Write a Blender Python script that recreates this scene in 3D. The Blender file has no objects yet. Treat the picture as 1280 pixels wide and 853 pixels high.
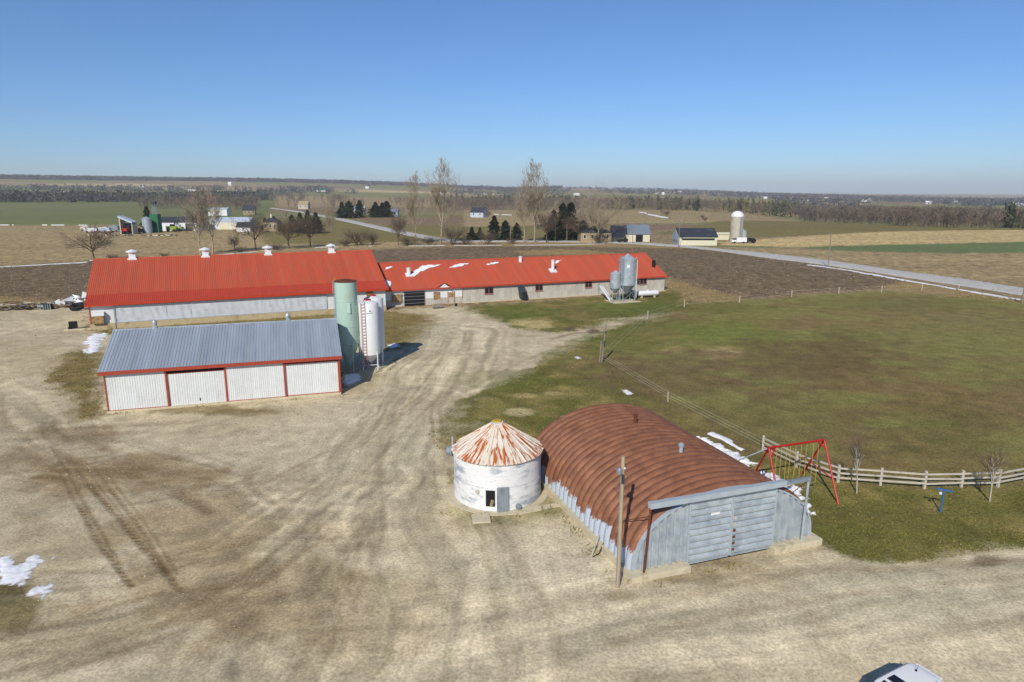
import bpy, math, random
import numpy as np
from mathutils import Vector, Matrix
R = math.radians
random.seed(7); rng = np.random.default_rng(7)
scene = bpy.context.scene
COL = scene.collection

# ------------------------------------------------------------------ camera
H = 22.0; F = 853.33; TH = math.atan((426.5-240)/F)
CT, ST = math.cos(TH), math.sin(TH)
cd = bpy.data.cameras.new('camera'); cam = bpy.data.objects.new('camera', cd); COL.objects.link(cam)
cam.location = (0, 0, H); cam.rotation_euler = (math.pi/2-TH, 0, 0)
cd.sensor_width = 36; cd.lens = F/1280*36; cd.clip_start = .5; cd.clip_end = 30000
scene.camera = cam
# ------------------------------------------------------------------ sky, sun, exposure
SUN_EL, SUN_AZ = R(36), R(17)            # shadows fall 17 degrees right of the view direction
w = bpy.data.worlds.new('World'); scene.world = w; w.use_nodes = True
nt = w.node_tree; bg = nt.nodes['Background']; sky = nt.nodes.new('ShaderNodeTexSky')
sky.sky_type = 'NISHITA'; sky.sun_disc = False; sky.sun_elevation = SUN_EL
sky.sun_rotation = math.pi+SUN_AZ; sky.altitude = 300; sky.air_density = .9; sky.dust_density = .45; sky.ozone_density = 10
nt.links.new(sky.outputs[0], bg.inputs[0]); bg.inputs[1].default_value = .1
sl = bpy.data.lights.new('sun', 'SUN'); sl.energy = 4.0; sl.angle = R(.5); sl.color = (1, .94, .83)
so = bpy.data.objects.new('sun', sl); COL.objects.link(so)
to_sun = Vector((-math.sin(SUN_AZ)*math.cos(SUN_EL), -math.cos(SUN_AZ)*math.cos(SUN_EL), math.sin(SUN_EL)))
so.rotation_euler = to_sun.to_track_quat('Z', 'Y').to_euler(); so.location = (-30, -60, 80)
scene.view_settings.view_transform = 'Standard'; scene.view_settings.look = 'None'
scene.view_settings.exposure = .18; scene.view_settings.gamma = 1

# ------------------------------------------------------------------ pixel -> place
def ray(x, y):
    u = (x-640)/F; v = (426.5-y)/F
    return np.array([u, CT+v*ST, -ST+v*CT])
def G(x, y, z=0.0):
    d = ray(x, y); t = (H-z)/-d[2]
    return Vector((d[0]*t, d[1]*t, z))
def hgt(x, y, Y):
    d = ray(x, y); return H+d[2]*Y/d[1]
def ray_plane(x, y, p0, n):
    d = Vector(ray(x, y)); o = Vector((0, 0, H)); n = Vector(n)
    return o+d*((Vector(p0)-o).dot(n)/d.dot(n))
def proj(X, Y, Z=0):
    dep = Y*CT-(Z-H)*ST; up = Y*ST+(Z-H)*CT
    return 640+F*X/dep, 426.5-F*up/dep
def onto(rootloc, ang, x, y, yl=0.0):
    """pixel -> local (x, z) on the plane local-y = yl of a thing"""
    n = Vector((-math.sin(ang), math.cos(ang), 0)); d = Vector((math.cos(ang), math.sin(ang), 0))
    p = ray_plane(x, y, Vector(rootloc)+n*yl, n)-Vector(rootloc)
    return p.dot(d), p.z

# ------------------------------------------------------------------ numpy noise
def _h(ix, iy, s):
    n = (ix*374761393+iy*668265263+s*1442695041) & 0xffffffff
    n = ((n ^ (n >> 13))*1274126177) & 0xffffffff
    return ((n ^ (n >> 16)) & 0xffff)/65535.0
def vnoise(x, y, s=0):
    ix = np.floor(x).astype(np.int64); iy = np.floor(y).astype(np.int64); fx = x-ix; fy = y-iy
    fx = fx*fx*(3-2*fx); fy = fy*fy*(3-2*fy)
    a = _h(ix, iy, s); b = _h(ix+1, iy, s); c = _h(ix, iy+1, s); d = _h(ix+1, iy+1, s)
    return a+(b-a)*fx+(c-a)*fy+(a-b-c+d)*fx*fy
def fbm(x, y, s=0, o=4):
    t = 0; a = .5
    for i in range(o):
        t = t+a*vnoise(x, y, s+i*17); x = x*2.03+5.1; y = y*2.03+3.7; a *= .5
    return t/(1-.5**o)
def sstep(a, b, x):
    t = np.clip((x-a)/(b-a), 0, 1); return t*t*(3-2*t)

# ------------------------------------------------------------------ objects and tags
def tag(o, label=None, cat=None, group=None, kind=None):
    if label: o['label'] = label
    if cat: o['category'] = cat
    if group: o['group'] = group
    if kind: o['kind'] = kind
    return o
def link(o, parent=None):
    COL.objects.link(o)
    if parent: o.parent = parent
    return o
def thing(name, label, cat, loc=(0, 0, 0), rz=0.0, group=None):
    o = bpy.data.objects.new(name, None); o.empty_display_size = .3; link(o)
    o.location = loc; o.rotation_euler = (0, 0, rz)
    return tag(o, label, cat, group)
def copy_tree(o, parent=None):
    c = o.copy(); link(c, parent)
    for ch in o.children: copy_tree(ch, c)
    return c
def mesh_np(name, v, f, mat, parent=None, smooth=False, cols=None):
    """v (n,3), f (m,k) arrays -> one mesh object"""
    me = bpy.data.meshes.new(name); v = np.asarray(v, np.float32); f = np.asarray(f, np.int32)
    k = f.shape[1]
    me.vertices.add(len(v)); me.vertices.foreach_set('co', v.ravel())
    me.loops.add(f.size); me.loops.foreach_set('vertex_index', f.ravel())
    me.polygons.add(len(f)); me.polygons.foreach_set('loop_start', np.arange(0, f.size, k, dtype=np.int32))
    if smooth: me.polygons.foreach_set('use_smooth', np.ones(len(f), bool))
    if cols:
        for nm, c in cols.items():
            a = me.color_attributes.new(nm, 'FLOAT_COLOR', 'POINT')
            a.data.foreach_set('color', np.concatenate([c, np.ones((len(c), 1))], 1).astype(np.float32).ravel())
    me.update(calc_edges=True)
    if mat: me.materials.append(mat)
    return link(bpy.data.objects.new(name, me), parent)

class MB:
    def __init__(s): s.v = []; s.f = []
    def add(s, vs, fs):
        o = len(s.v); s.v += [tuple(p) for p in vs]; s.f += [tuple(i+o for i in q) for q in fs]; return s
    def box(s, c, d, rz=0, rx=0, ry=0):
        m = Matrix.Translation(c) @ Matrix.Rotation(rz, 4, 'Z') @ Matrix.Rotation(ry, 4, 'Y') @ Matrix.Rotation(rx, 4, 'X')
        x, y, z = d[0]/2, d[1]/2, d[2]/2
        vs = [m @ Vector(p) for p in ((-x,-y,-z),(x,-y,-z),(x,y,-z),(-x,y,-z),(-x,-y,z),(x,-y,z),(x,y,z),(-x,y,z))]
        return s.add(vs, [(0,3,2,1),(4,5,6,7),(0,1,5,4),(1,2,6,5),(2,3,7,6),(3,0,4,7)])
    def bb(s, x0, x1, y0, y1, z0, z1):
        return s.box(((x0+x1)/2, (y0+y1)/2, (z0+z1)/2), (x1-x0, y1-y0, z1-z0))
    def tube(s, p0, p1, r0, r1=None, n=8, cap=True):
        p0 = Vector(p0); p1 = Vector(p1); r1 = r0 if r1 is None else r1
        a = (p1-p0).normalized(); q = a.to_track_quat('Z', 'Y').to_matrix()
        u, w_ = q @ Vector((1,0,0)), q @ Vector((0,1,0)); vs = []
        for p, r in ((p0, r0), (p1, r1)):
            for k in range(n):
                t = 2*math.pi*k/n; vs.append(p+(u*math.cos(t)+w_*math.sin(t))*r)
        fs = [(k, (k+1) % n, n+(k+1) % n, n+k) for k in range(n)]
        if cap: fs += [tuple(range(n-1, -1, -1)), tuple(range(n, 2*n))]
        return s.add(vs, fs)
    def path(s, pts, r, n=6):
        for a, b in zip(pts[:-1], pts[1:]): s.tube(a, b, r, r, n)
        return s
    def beam(s, p0, p1, w_, h):
        p0 = Vector(p0); p1 = Vector(p1); a = (p1-p0); L = a.length; a.normalize()
        up = Vector((0,0,1)) if abs(a.z) < .95 else Vector((0,1,0))
        sd = a.cross(up).normalized(); up = sd.cross(a); vs = []
        for p in (p0, p1):
            for i, j in ((-1,-1),(1,-1),(1,1),(-1,1)): vs.append(p+sd*(i*w_/2)+up*(j*h/2))
        return s.add(vs, [(0,1,2,3),(7,6,5,4),(0,4,5,1),(1,5,6,2),(2,6,7,3),(3,7,4,0)])
    def lathe(s, prof, n=32, c=(0, 0), a0=0, a1=2*math.pi):
        full = abs(a1-a0-2*math.pi) < 1e-6; m = n if full else n+1; vs = []
        for r, z in prof:
            for k in range(m):
                t = a0+(a1-a0)*k/n; vs.append((c[0]+r*math.cos(t), c[1]+r*math.sin(t), z))
        fs = []
        for i in range(len(prof)-1):
            for k in range(n):
                k2 = (k+1) % m; fs.append((i*m+k, i*m+k2, (i+1)*m+k2, (i+1)*m+k))
        return s.add(vs, fs)
    def poly(s, pts): return s.add(pts, [tuple(range(len(pts)))])
    def prism(s, pts, vec):
        n = len(pts); v = Vector(vec); a = [Vector(p) for p in pts]
        return s.add(a+[p+v for p in a], [tuple(range(n-1,-1,-1)), tuple(range(n, 2*n))]+[(k, (k+1) % n, n+(k+1) % n, n+k) for k in range(n)])
    def mesh(s, name, mat, smooth=False):
        me = bpy.data.meshes.new(name); me.from_pydata(s.v, [], s.f); me.update()
        if smooth: me.polygons.foreach_set('use_smooth', [True]*len(me.polygons))
        if mat: me.materials.append(mat)
        return me
    def build(s, name, mat, parent=None, smooth=False):
        me = s.mesh(name, mat, smooth)
        if smooth:
            me.set_sharp_from_angle(angle=R(40))
        return link(bpy.data.objects.new(name, me), parent)
def put(name, me, parent, loc=(0,0,0), rot=(0,0,0), scale=(1,1,1)):
    o = link(bpy.data.objects.new(name, me), parent); o.location = loc; o.rotation_euler = rot; o.scale = scale; return o

# ------------------------------------------------------------------ materials
def lin(r, g, b):
    f = lambda c: ((c/255+.055)/1.055)**2.4 if c > 10 else c/3294
    return (f(r), f(g), f(b), 1)
PAINT = .76   # photo tones -> surface reflectance
def M(name, c, rough=.7, metal=0.0, var=.12, scale=1.5, dirt=None, dscale=.8, dlo=.55, dhi=.7, bump=0.0, bscale=12, stretch=(1,1,1), rnd=0.0, damt=1.0, spec=.3, world=False):
    c = (c[0]*PAINT, c[1]*PAINT, c[2]*PAINT, 1); dirt = dirt and (dirt[0]*PAINT, dirt[1]*PAINT, dirt[2]*PAINT, 1)
    """painted or weathered surface: base colour, soft value variation, patches of a second colour, fine relief"""
    m = bpy.data.materials.new(name); m.use_nodes = True; t = m.node_tree; N = t.nodes; L = t.links
    b = N['Principled BSDF']; b.inputs['Roughness'].default_value = rough; b.inputs['Metallic'].default_value = metal
    b.inputs['Specular IOR Level'].default_value = spec
    tc = N.new('ShaderNodeTexCoord'); src = tc.outputs['Object']
    if world: src = N.new('ShaderNodeNewGeometry').outputs['Position']
    if rnd:
        oi = N.new('ShaderNodeObjectInfo'); ad = N.new('ShaderNodeVectorMath'); ad.operation = 'ADD'
        sc = N.new('ShaderNodeMath'); sc.operation = 'MULTIPLY'; sc.inputs[1].default_value = 97; L.new(oi.outputs['Random'], sc.inputs[0])
        L.new(src, ad.inputs[0]); L.new(sc.outputs[0], ad.inputs[1]); src = ad.outputs[0]
    mp = N.new('ShaderNodeMapping'); mp.inputs['Scale'].default_value = stretch; L.new(src, mp.inputs[0]); src = mp.outputs[0]
    n1 = N.new('ShaderNodeTexNoise'); n1.inputs['Scale'].default_value = scale; n1.inputs['Detail'].default_value = 5; L.new(src, n1.inputs['Vector'])
    mr = N.new('ShaderNodeMapRange'); mr.inputs['From Min'].default_value = .25; mr.inputs['From Max'].default_value = .75
    mr.inputs['To Min'].default_value = 1-var; mr.inputs['To Max'].default_value = 1+var; L.new(n1.outputs[0], mr.inputs[0])
    val = mr.outputs[0]
    if rnd:
        rr = N.new('ShaderNodeMapRange'); rr.inputs['To Min'].default_value = 1-rnd; rr.inputs['To Max'].default_value = 1+rnd
        L.new(oi.outputs['Random'], rr.inputs[0]); mu = N.new('ShaderNodeMath'); mu.operation = 'MULTIPLY'
        L.new(val, mu.inputs[0]); L.new(rr.outputs[0], mu.inputs[1]); val = mu.outputs[0]
    vm = N.new('ShaderNodeVectorMath'); vm.operation = 'SCALE'; L.new(val, vm.inputs['Scale'])
    if dirt:
        n2 = N.new('ShaderNodeTexNoise'); n2.inputs['Scale'].default_value = dscale; n2.inputs['Detail'].default_value = 8; n2.inputs['Roughness'].default_value = .65
        L.new(src, n2.inputs['Vector'])
        m2 = N.new('ShaderNodeMapRange'); m2.inputs['From Min'].default_value = dlo; m2.inputs['From Max'].default_value = dhi; m2.inputs['To Max'].default_value = damt; L.new(n2.outputs[0], m2.inputs[0])
        mx = N.new('ShaderNodeMix'); mx.data_type = 'RGBA'; mx.inputs['A'].default_value = c; mx.inputs['B'].default_value = dirt
        L.new(m2.outputs[0], mx.inputs['Factor']); L.new(mx.outputs['Result'], vm.inputs[0])
    else: vm.inputs[0].default_value = c[:3]
    L.new(vm.outputs[0], b.inputs['Base Color'])
    if bump:
        n3 = N.new('ShaderNodeTexNoise'); n3.inputs['Scale'].default_value = bscale; n3.inputs['Detail'].default_value = 4; L.new(src, n3.inputs['Vector'])
        bp = N.new('ShaderNodeBump'); bp.inputs['Strength'].default_value = bump; bp.inputs['Distance'].default_value = .05; L.new(n3.outputs[0], bp.inputs['Height']); L.new(bp.outputs[0], b.inputs['Normal'])
    return m

m_redroof = M('red_roof_paint', lin(206,92,62), .55, var=.07, scale=.35, dirt=lin(186,104,80), dscale=.9, dlo=.42, dhi=.8, rnd=.05, stretch=(1.6, .22, 1))
m_redband = M('red_roof_deep', lin(196,76,52), .5, var=.06, scale=.5, rnd=.03)
m_redtrim = M('red_trim', lin(176,74,52), .55, var=.1, scale=2)
m_zincroof = M('zinc_roof', lin(164,174,186), .5, .08, var=.1, scale=.7, dirt=lin(146,160,176), dscale=.9, rnd=.07, stretch=(1.5,.2,1))
m_white = M('white_sheet', lin(232,235,234), .55, var=.05, scale=1.2, dirt=lin(206,206,200), dscale=.6, dlo=.55, dhi=.8, rnd=.03)
m_curtain = M('white_curtain', lin(206,212,218), .45, var=.06, scale=.8, dirt=lin(180,182,180), dscale=1.2)
m_siding = M('grey_siding', lin(205,200,188), .6, var=.06, scale=1.5, dirt=lin(176,168,150), dscale=.5, stretch=(1,1,.2), dlo=.45, dhi=.75, rnd=.05)
m_concrete = M('concrete', lin(216,204,174), .9, var=.12, scale=2, dirt=lin(178,162,130), dscale=1.1, bump=.3, world=True)
m_yconcrete = M('yellowed_concrete', lin(196,178,140), .9, var=.1, scale=1.5, dirt=lin(160,140,100), dscale=.6, bump=.2)
m_galv = M('galvanised', lin(204,214,220), .38, .3, var=.1, scale=1.6, dirt=lin(156,170,182), dscale=1.2, dlo=.4, dhi=.75)
m_galvd = M('galvanised_dull', lin(146,158,166), .5, .12, var=.12, scale=1.6, dirt=lin(112,120,128), dscale=2)
m_galvrust = M('galvanised_rusty', lin(186,198,206), .45, .1, var=.08, scale=2, dirt=lin(132,76,44), dscale=1.6, dlo=.66, dhi=.7)
m_rust = M('brown_rust', lin(112,62,42), .8, var=.2, scale=3)
m_wood = M('old_wood', lin(150,128,100), .85, var=.25, scale=3, stretch=(1,1,.15), bump=.2)
m_woodgrey = M('grey_wood', lin(150,138,122), .9, var=.25, scale=3, stretch=(2,2,.2), dirt=lin(108,98,84), dscale=1.5)
m_rail = M('pale_rail_wood', lin(205,196,180), .85, var=.12, scale=2, dirt=lin(160,150,132), dscale=1.3)
m_ply = M('plywood', lin(178,146,100), .8, var=.25, scale=2.5, dirt=lin(128,96,62), dscale=1.6, dlo=.45, dhi=.65)
m_black = M('black_void', (.012,.012,.013,1), .8, var=.2)
m_rubber = M('rubber', (.022,.022,.023,1), .85, var=.3, scale=6)
m_darkgrey = M('dark_sheet', lin(62,68,76), .6, var=.2, scale=2)
m_glass = M('dark_glass', (.02,.024,.03,1), .12, var=.1, spec=.5)
m_green = M('silo_green', lin(184,212,198), .55, var=.07, scale=1.1, dirt=lin(208,190,112), dscale=.6, dlo=.56, dhi=.7, stretch=(1,1,.6))
m_silowhite = M('silo_white', lin(242,244,245), .4, var=.03, scale=1)
m_redpaint = M('red_paint', lin(186,36,26), .45, var=.12, scale=3)
m_pink = M('faded_red_paint', lin(190,128,120), .5, var=.1, scale=3)
m_yellow = M('yellow_rope', lin(206,184,90), .7, var=.1, scale=5)
m_blue = M('blue_paint', lin(46,112,178), .5, var=.1, scale=3)
m_capyellow = M('yellow_cap', lin(206,168,50), .6, var=.15, scale=3)
m_snow = M('snow', (1.0,1.01,1.04,1), .7, var=.04, scale=3, dirt=(.66,.63,.58,1), dscale=1.6, dlo=.52, dhi=.8, bump=.12, bscale=9, damt=.7)
m_pole = M('pale_pole_wood', lin(186,168,138), .9, var=.2, scale=3, stretch=(2,2,.15), dirt=lin(140,124,100), dscale=1.5)
m_chrome = M('aluminium', lin(190,196,202), .3, .7, var=.06)
HAZE = 1e-4

# ================================================================== GROUND
def inpoly(px, py, poly):
    c = np.zeros(px.shape, bool); n = len(poly); j = n-1
    for i in range(n):
        xi, yi = poly[i]; xj, yj = poly[j]
        if yi != yj: c ^= ((yi > py) != (yj > py)) & (px < (xj-xi)*(py-yi)/(yj-yi)+xi)
        j = i
    return c
def seg_dist(X, Y, pts):
    best = np.full(X.shape, 1e9)
    for (ax, ay), (bx, by) in zip(pts[:-1], pts[1:]):
        dx, dy = bx-ax, by-ay; L2 = dx*dx+dy*dy+1e-9
        t = np.clip(((X-ax)*dx+(Y-ay)*dy)/L2, 0, 1)
        best = np.minimum(best, np.hypot(X-ax-t*dx, Y-ay-t*dy))
    return best
HILL_S = np.array([-1.4, -.75, -.375, -.19, 0, .07, .22, .36, .54, .75, 1.4])
HILL_H = np.array([100, 90, 84, 68, 34, 42, 32, 12, -4, -12, -14])
def hz(X, Y):
    Y = np.asarray(Y, float); X = np.asarray(X, float); s = X/np.maximum(Y, 1); r = np.hypot(X, Y)
    top = np.interp(s, HILL_S, HILL_H)
    t = sstep(1000, 4600, r)
    roll = (fbm(X/700, Y/700, 5, 3)-.5)*sstep(500, 1500, r)*10-9*sstep(430, 900, r)*sstep(.2, .45, s)
    near = (fbm(X/3.0, Y/3.0, 3, 3)-.5)*.10*sstep(10, 30, r)*(1-sstep(90, 160, r))
    return top*t+roll+near

GRAVEL, LAWN, PASTURE, PLOUGH, STUBBLE, WHEAT, OLIVE, ROAD, VERGE, FAR = range(10)
RGB = {GRAVEL: (191,178,155), LAWN: (104,100,58), PASTURE: (122,110,70), PLOUGH: (112,97,80), STUBBLE: (154,136,104), WHEAT: (104,117,76),
       OLIVE: (122,112,72), ROAD: (176,170,162), VERGE: (146,126,90), FAR: (142,124,98)}
POLYS = [
 (STUBBLE, [(-400,340),(-400,283),(330,282),(560,284),(640,292),(600,304),(460,311),(110,326),(0,332)]),
 (WHEAT+100, [(-400,281.5),(-400,249),(250,249),(345,252),(345,262),(330,272),(320,281),(100,281)]),
 (OLIVE, [(330,272),(440,276),(560,301),(420,305),(330,305)]),
 (OLIVE, [(420,270),(640,268),(760,272),(760,296),(560,300),(480,283)]),
 (PLOUGH+100, [(440,273),(640,270),(640,281),(470,281)]),
 (PLOUGH+100, [(760,280),(880,281),(900,286),(760,289)]),
 (STUBBLE, [(580,263),(940,263),(1000,268),(1000,276),(760,280),(580,284)]),
 (OLIVE, [(900,275),(1010,270),(1140,279),(1280,284),(1700,290),(1280,286),(1100,290),(900,300),(820,292)]),
 (STUBBLE+200, [(900,302),(1100,290),(1280,285),(1700,290),(1700,330),(1280,304),(1000,309),(900,309)]),
 (WHEAT, [(985,309.5),(1100,306),(1280,302.5),(1700,305),(1700,330),(1280,316),(1180,316.5),(1060,314)]),
 (WHEAT, [(850,307),(920,307),(1000,310),(920,309.5)]),
 (STUBBLE, [(890,310),(930,309.5),(1060,314.5),(1180,317),(1280,316),(1700,330),(1700,420),(1280,360)]),
 (PLOUGH, [(-500,345),(0,333),(105,328),(460,313),(600,307.5),(880,309),(1000,326),(1130,350),(1104,361),(990,368),(925,374),(870,372),(838,352),(800,344),(480,352),(100,380),(0,372),(-500,400)]),
 (VERGE, [(640,314),(700,311.5),(745,314),(770,317),(720,319),(655,319)]),
 (VERGE, [(560,304),(860,306.5),(1000,326),(985,327),(880,311),(700,308),(560,308)]),
 (VERGE, [(830,345),(870,358),(925,370),(925,377),(860,384),(835,366)]),
 (VERGE, [(-500,400),(0,371),(105,376),(105,386),(0,390),(-500,430)]),
 (VERGE, [(985,326),(1280,376),(1500,413),(1500,425),(1280,384),(1102,361),(1130,351)]),
 (GRAVEL, [(-500,430),(0,389),(105,384),(110,412),(480,388),(580,382),(604,396),(640,410),(700,417),(745,409),(775,398),(830,392),(790,404),(745,418),(700,436),(650,466),(590,492),(548,520),(538,545),(556,563),(640,575),(690,590),(800,705),(1015,672),(1032,684),(1062,698),(1090,706),(1130,706),(1180,701),(1230,690),(1280,682),(1500,668),(1600,1600),(-600,1600)]),
 (LAWN, [(580,384),(604,396),(640,410),(700,417),(745,409),(775,398),(860,386),(850,365),(832,362),(740,372)]),
 (LAWN, [(538,545),(548,520),(590,492),(650,466),(700,436),(745,418),(790,404),(860,386),(868,392),(790,412),(752,452),(835,502),(953,563),(1000,584),(1050,602),(1160,611),(1247,608),(1500,580),(1500,668),(1280,682),(1230,690),(1180,701),(1130,706),(1090,706),(1062,698),(1032,684),(1015,672),(800,700),(690,590),(640,575),(556,563)]),
 (LAWN+100, [(112,413),(480,388),(540,396),(545,410),(528,420),(512,436),(480,440),(415,400),(130,418)]),
 (LAWN+100, [(126,436),(100,436),(70,455),(60,475),(70,490),(92,492),(96,528),(128,520)]),
 (PASTURE, [(855,384),(925,376),(990,370),(1102,363),(1280,380),(1500,418),(1500,580),(1247,607),(1160,610),(1050,601),(1000,583),(953,562),(835,501),(752,451),(790,412)]),
 (VERGE, [(1600,404),(1280,360),(1235,353),(1170,344),(1130,339),(1040,326),(960,317),(900,311),(860,307),(800,303),(740,301.3),(660,300.8),(600,301),(570,300.5),(530,294),(480,284.3),(440,275.8),(405,269.5),(340,260),(340,261),(405,271),(440,278),(480,287.8),(520,296),(550,302),(600,303.3),(660,303),(740,304),(800,306),(860,310),(900,314.5),(1040,333),(1130,347),(1189,355),(1280,370),(1600,420)]),
]
TRACKS = [  # px polyline, half width m, strength
 ([(74,587),(93,629),(117,673),(165,732)], .17, .9), ([(84,587),(103,629),(127,671),(150,705)], .15, .6),
 ([(96,587),(131,632),(161,666),(206,711),(226,738)], .2, 1.0), ([(117,584),(148,629),(186,677),(216,722)], .18, .85), ([(108,586),(140,632),(172,670),(210,716)], .1, .6),
 ([(31,589),(90,588),(155,587),(189,586)], .35, .7), ([(60,560),(85,590),(105,640),(140,690)], .12, .6), ([(128,584),(158,628),(196,675),(224,716)], .12, .6), ([(40,597),(100,596),(170,592)], .2, .6), ([(158,591),(190,605),(234,625),(262,640)], .35, .6), ([(20,560),(60,585),(75,600)], .4, .5),
 ([(381,663),(323,708),(203,780),(0,845)], .22, .45), ([(410,668),(345,715),(225,790),(10,860)], .22, .4), ([(309,605),(345,630),(381,663)], .3, .45),
 ([(0,800),(110,768),(200,742),(330,728)], .24, .5), ([(0,822),(130,790),(230,757),(350,745)], .4, .35), ([(40,540),(90,535),(160,532),(240,528)], .5, .5), ([(30,552),(100,545),(180,540)], .4, .4),
 ([(260,730),(330,790),(390,860)], .4, .4), ([(240,740),(300,800),(345,870)], .4, .35), ([(0,500),(5,530),(40,560),(110,580)], .35, .4),
 ([(640,452),(600,470),(556,492),(520,520)], .5, .3), ([(700,432),(640,458),(580,490)], .3, .35), ([(745,415),(715,417),(690,424)], .45, .8), ([(768,408),(735,411),(712,407)], .4, .7),
 ([(800,760),(900,735),(1010,715),(1130,712),(1280,700)], .28, .4), ([(770,800),(900,770),(1040,745),(1280,720)], .28, .35), ([(900,700),(960,720),(1040,790)], .5, .3),
 ([(100,520),(108,490),(125,470)], .35, .6), ([(112,525),(122,500),(128,480)], .3, .5),
]
for k in range(26):   # long faint wheel marks that sweep from the yard's mouth round to the barn door
    q = random.random(); j = lambda a: random.uniform(-a, a)
    TRACKS.append(([(300+430*q+j(30),880),(370+330*q+j(20),760),(420+200*q+j(14),660),(445+120*q+j(9),580),(485+70*q+j(6),510),(535+50*q+j(4),455),(560+30*q+j(3),415)], .12+.16*random.random(), random.uniform(-.42, .36)))
for k in range(14):
    q = random.random(); j = lambda a: random.uniform(-a, a)
    TRACKS.append(([(-20,560+250*q+j(20)),(150,600+190*q+j(12)),(330,590+130*q+j(8)),(450,540+90*q+j(6)),(540,480+40*q+j(4))], .12+.14*random.random(), random.uniform(-.3, .36)))
FLOW = [([(520,900),(540,760),(520,660),(505,580),(520,510),(560,455),(575,415)], 11, .5), ([(-60,790),(110,760),(330,700),(450,600),(520,500)], 9, .45), ([(300,840),(600,800),(900,745),(1300,705)], 7, .45), ([(20,480),(60,560),(200,600),(330,640),(460,640)], 6, .4)]
SPOTS = [  # px centre, radii px, colour, strength
 (672,405,26,7,(190,172,128),.8), (650,402,14,4,(190,172,128),.7), (905,441,30,9,(178,158,112),.85), (840,438,20,6,(160,142,96),.6), (655,495,26,4,(180,160,118),.7),
 (648,515,24,6,(190,174,138),.8), (690,492,16,3,(176,160,120),.6), (615,505,20,8,(150,136,86),.5), (620,590,90,8,(120,104,78),.5), (710,560,26,14,(110,94,70),.5),
 (712,412,16,5,(96,84,70),.9), (742,414,12,4,(80,66,52),.8), (770,455,50,16,(118,98,74),.6), (620,640,70,22,(120,116,66),.55), (690,632,30,16,(112,112,60),.5), (585,655,40,16,(122,114,70),.5),
 (820,655,20,14,(130,124,80),.4), (250,512,90,8,(124,108,74),.7), (300,516,60,6,(112,100,66),.7), (100,545,60,16,(126,106,78),.55), (130,590,120,22,(134,112,82),.5), (10,760,40,40,(92,84,52),.9), (0,720,36,26,(104,92,62),.7),
 (255,650,150,60,(158,140,112),.75), (300,740,190,70,(154,136,108),.75), (470,770,130,70,(158,142,116),.6), (60,680,80,40,(168,152,126),.5), (150,595,150,34,(142,122,95),.65), (60,580,60,20,(130,112,86),.5), (560,420,60,20,(202,190,166),.5), (470,540,120,60,(202,190,168),.45), (700,700,160,50,(206,196,176),.45), (1150,740,160,40,(206,196,174),.5), (900,780,240,60,(204,193,171),.4), (880,712,110,18,(162,147,122),.5),
 (905,415,80,18,(112,120,58),.75), (780,430,60,20,(104,112,56),.5), (1180,420,140,30,(122,120,74),.5), (960,428,60,14,(112,114,60),.6), (1050,425,70,16,(112,110,60),.5), (820,408,60,14,(104,108,56),.5), (650,390,70,12,(92,104,50),.55), (780,385,80,10,(92,106,50),.6), (620,475,60,14,(96,104,52),.4), (760,470,50,22,(98,104,52),.4), (1180,540,90,40,(98,94,54),.45), (1120,380,160,12,(112,108,62),.6), (900,385,70,8,(104,104,54),.6), (1000,455,130,34,(106,90,64),.65), (840,470,110,34,(110,92,68),.65), (960,530,160,40,(108,94,64),.55), (1040,440,90,24,(106,90,62),.5), (1120,560,140,36,(112,100,66),.4),
 (1230,703,26,7,(110,96,82),.7), (1080,640,90,20,(118,108,64),.4), (1180,660,100,22,(114,108,62),.4), (30,450,60,30,(170,150,120),.4), (440,480,40,16,(168,150,116),.5), (500,400,50,14,(140,124,82),.4), (880,700,60,10,(140,124,98),.4), (775,745,26,9,(150,132,106),.45), (855,720,60,10,(142,126,100),.4),
 (90,800,170,40,(156,138,108),.35), (20,610,30,40,(160,146,122),.4), (60,395,80,10,(172,160,138),.5), (590,470,30,18,(196,182,152),.4),
]
def srgb(c): return np.array(lin(*c)[:3])*np.array([1, .985, .88])
rows = [1500, 1400, 1320, 1250, 1180, 1120, 1070, 1030, 990, 960, 930, 905, 885]
y = 870.0
while y > 300: rows.append(y); y -= 1.15
while y > 250: rows.append(y); y -= .8
while y > 243.5: rows.append(y); y -= .35
Yr = np.array([G(640, q).y for q in rows]); Yr = np.concatenate([Yr, Yr[-1]*np.cumprod(np.full(12, 1.08))])
Sc = np.concatenate([np.linspace(-1.6, -.98, 24)[:-1], np.linspace(-.98, .98, 1020), np.linspace(.98, 1.6, 24)[1:]])
gy, gs = np.meshgrid(Yr, Sc, indexing='ij'); gx = gs*gy
X0, Y0 = gx.ravel(), gy.ravel(); NV = len(X0); nr, nc = gx.shape
dist = np.hypot(X0, Y0)
def classify(seed, amp):
    a = amp*np.clip(dist/60, .6, 3)
    jx = (fbm(X0/2.2, Y0/2.2, seed, 4)-.5)*a*2.4+(rng.random(NV)-.5)*a*.5
    jy = (fbm(X0/2.2, Y0/2.2, seed+50, 4)-.5)*a*2.4+(rng.random(NV)-.5)*a*.5
    jx += (fbm(X0/9, Y0/9, seed+70, 2)-.5)*a*1.6; jy += (fbm(X0/9, Y0/9, seed+90, 2)-.5)*a*1.6
    ty = np.full(NV, FAR)
    for code, pol in POLYS:
        px, py = proj(X0+jx, Y0+jy); ty[inpoly(px, py, pol)] = code
    return ty
PXx, PXy = proj(X0, Y0)
colr = np.zeros((NV, 3)); wts = np.zeros((NV, 3)); tfinal = None
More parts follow.
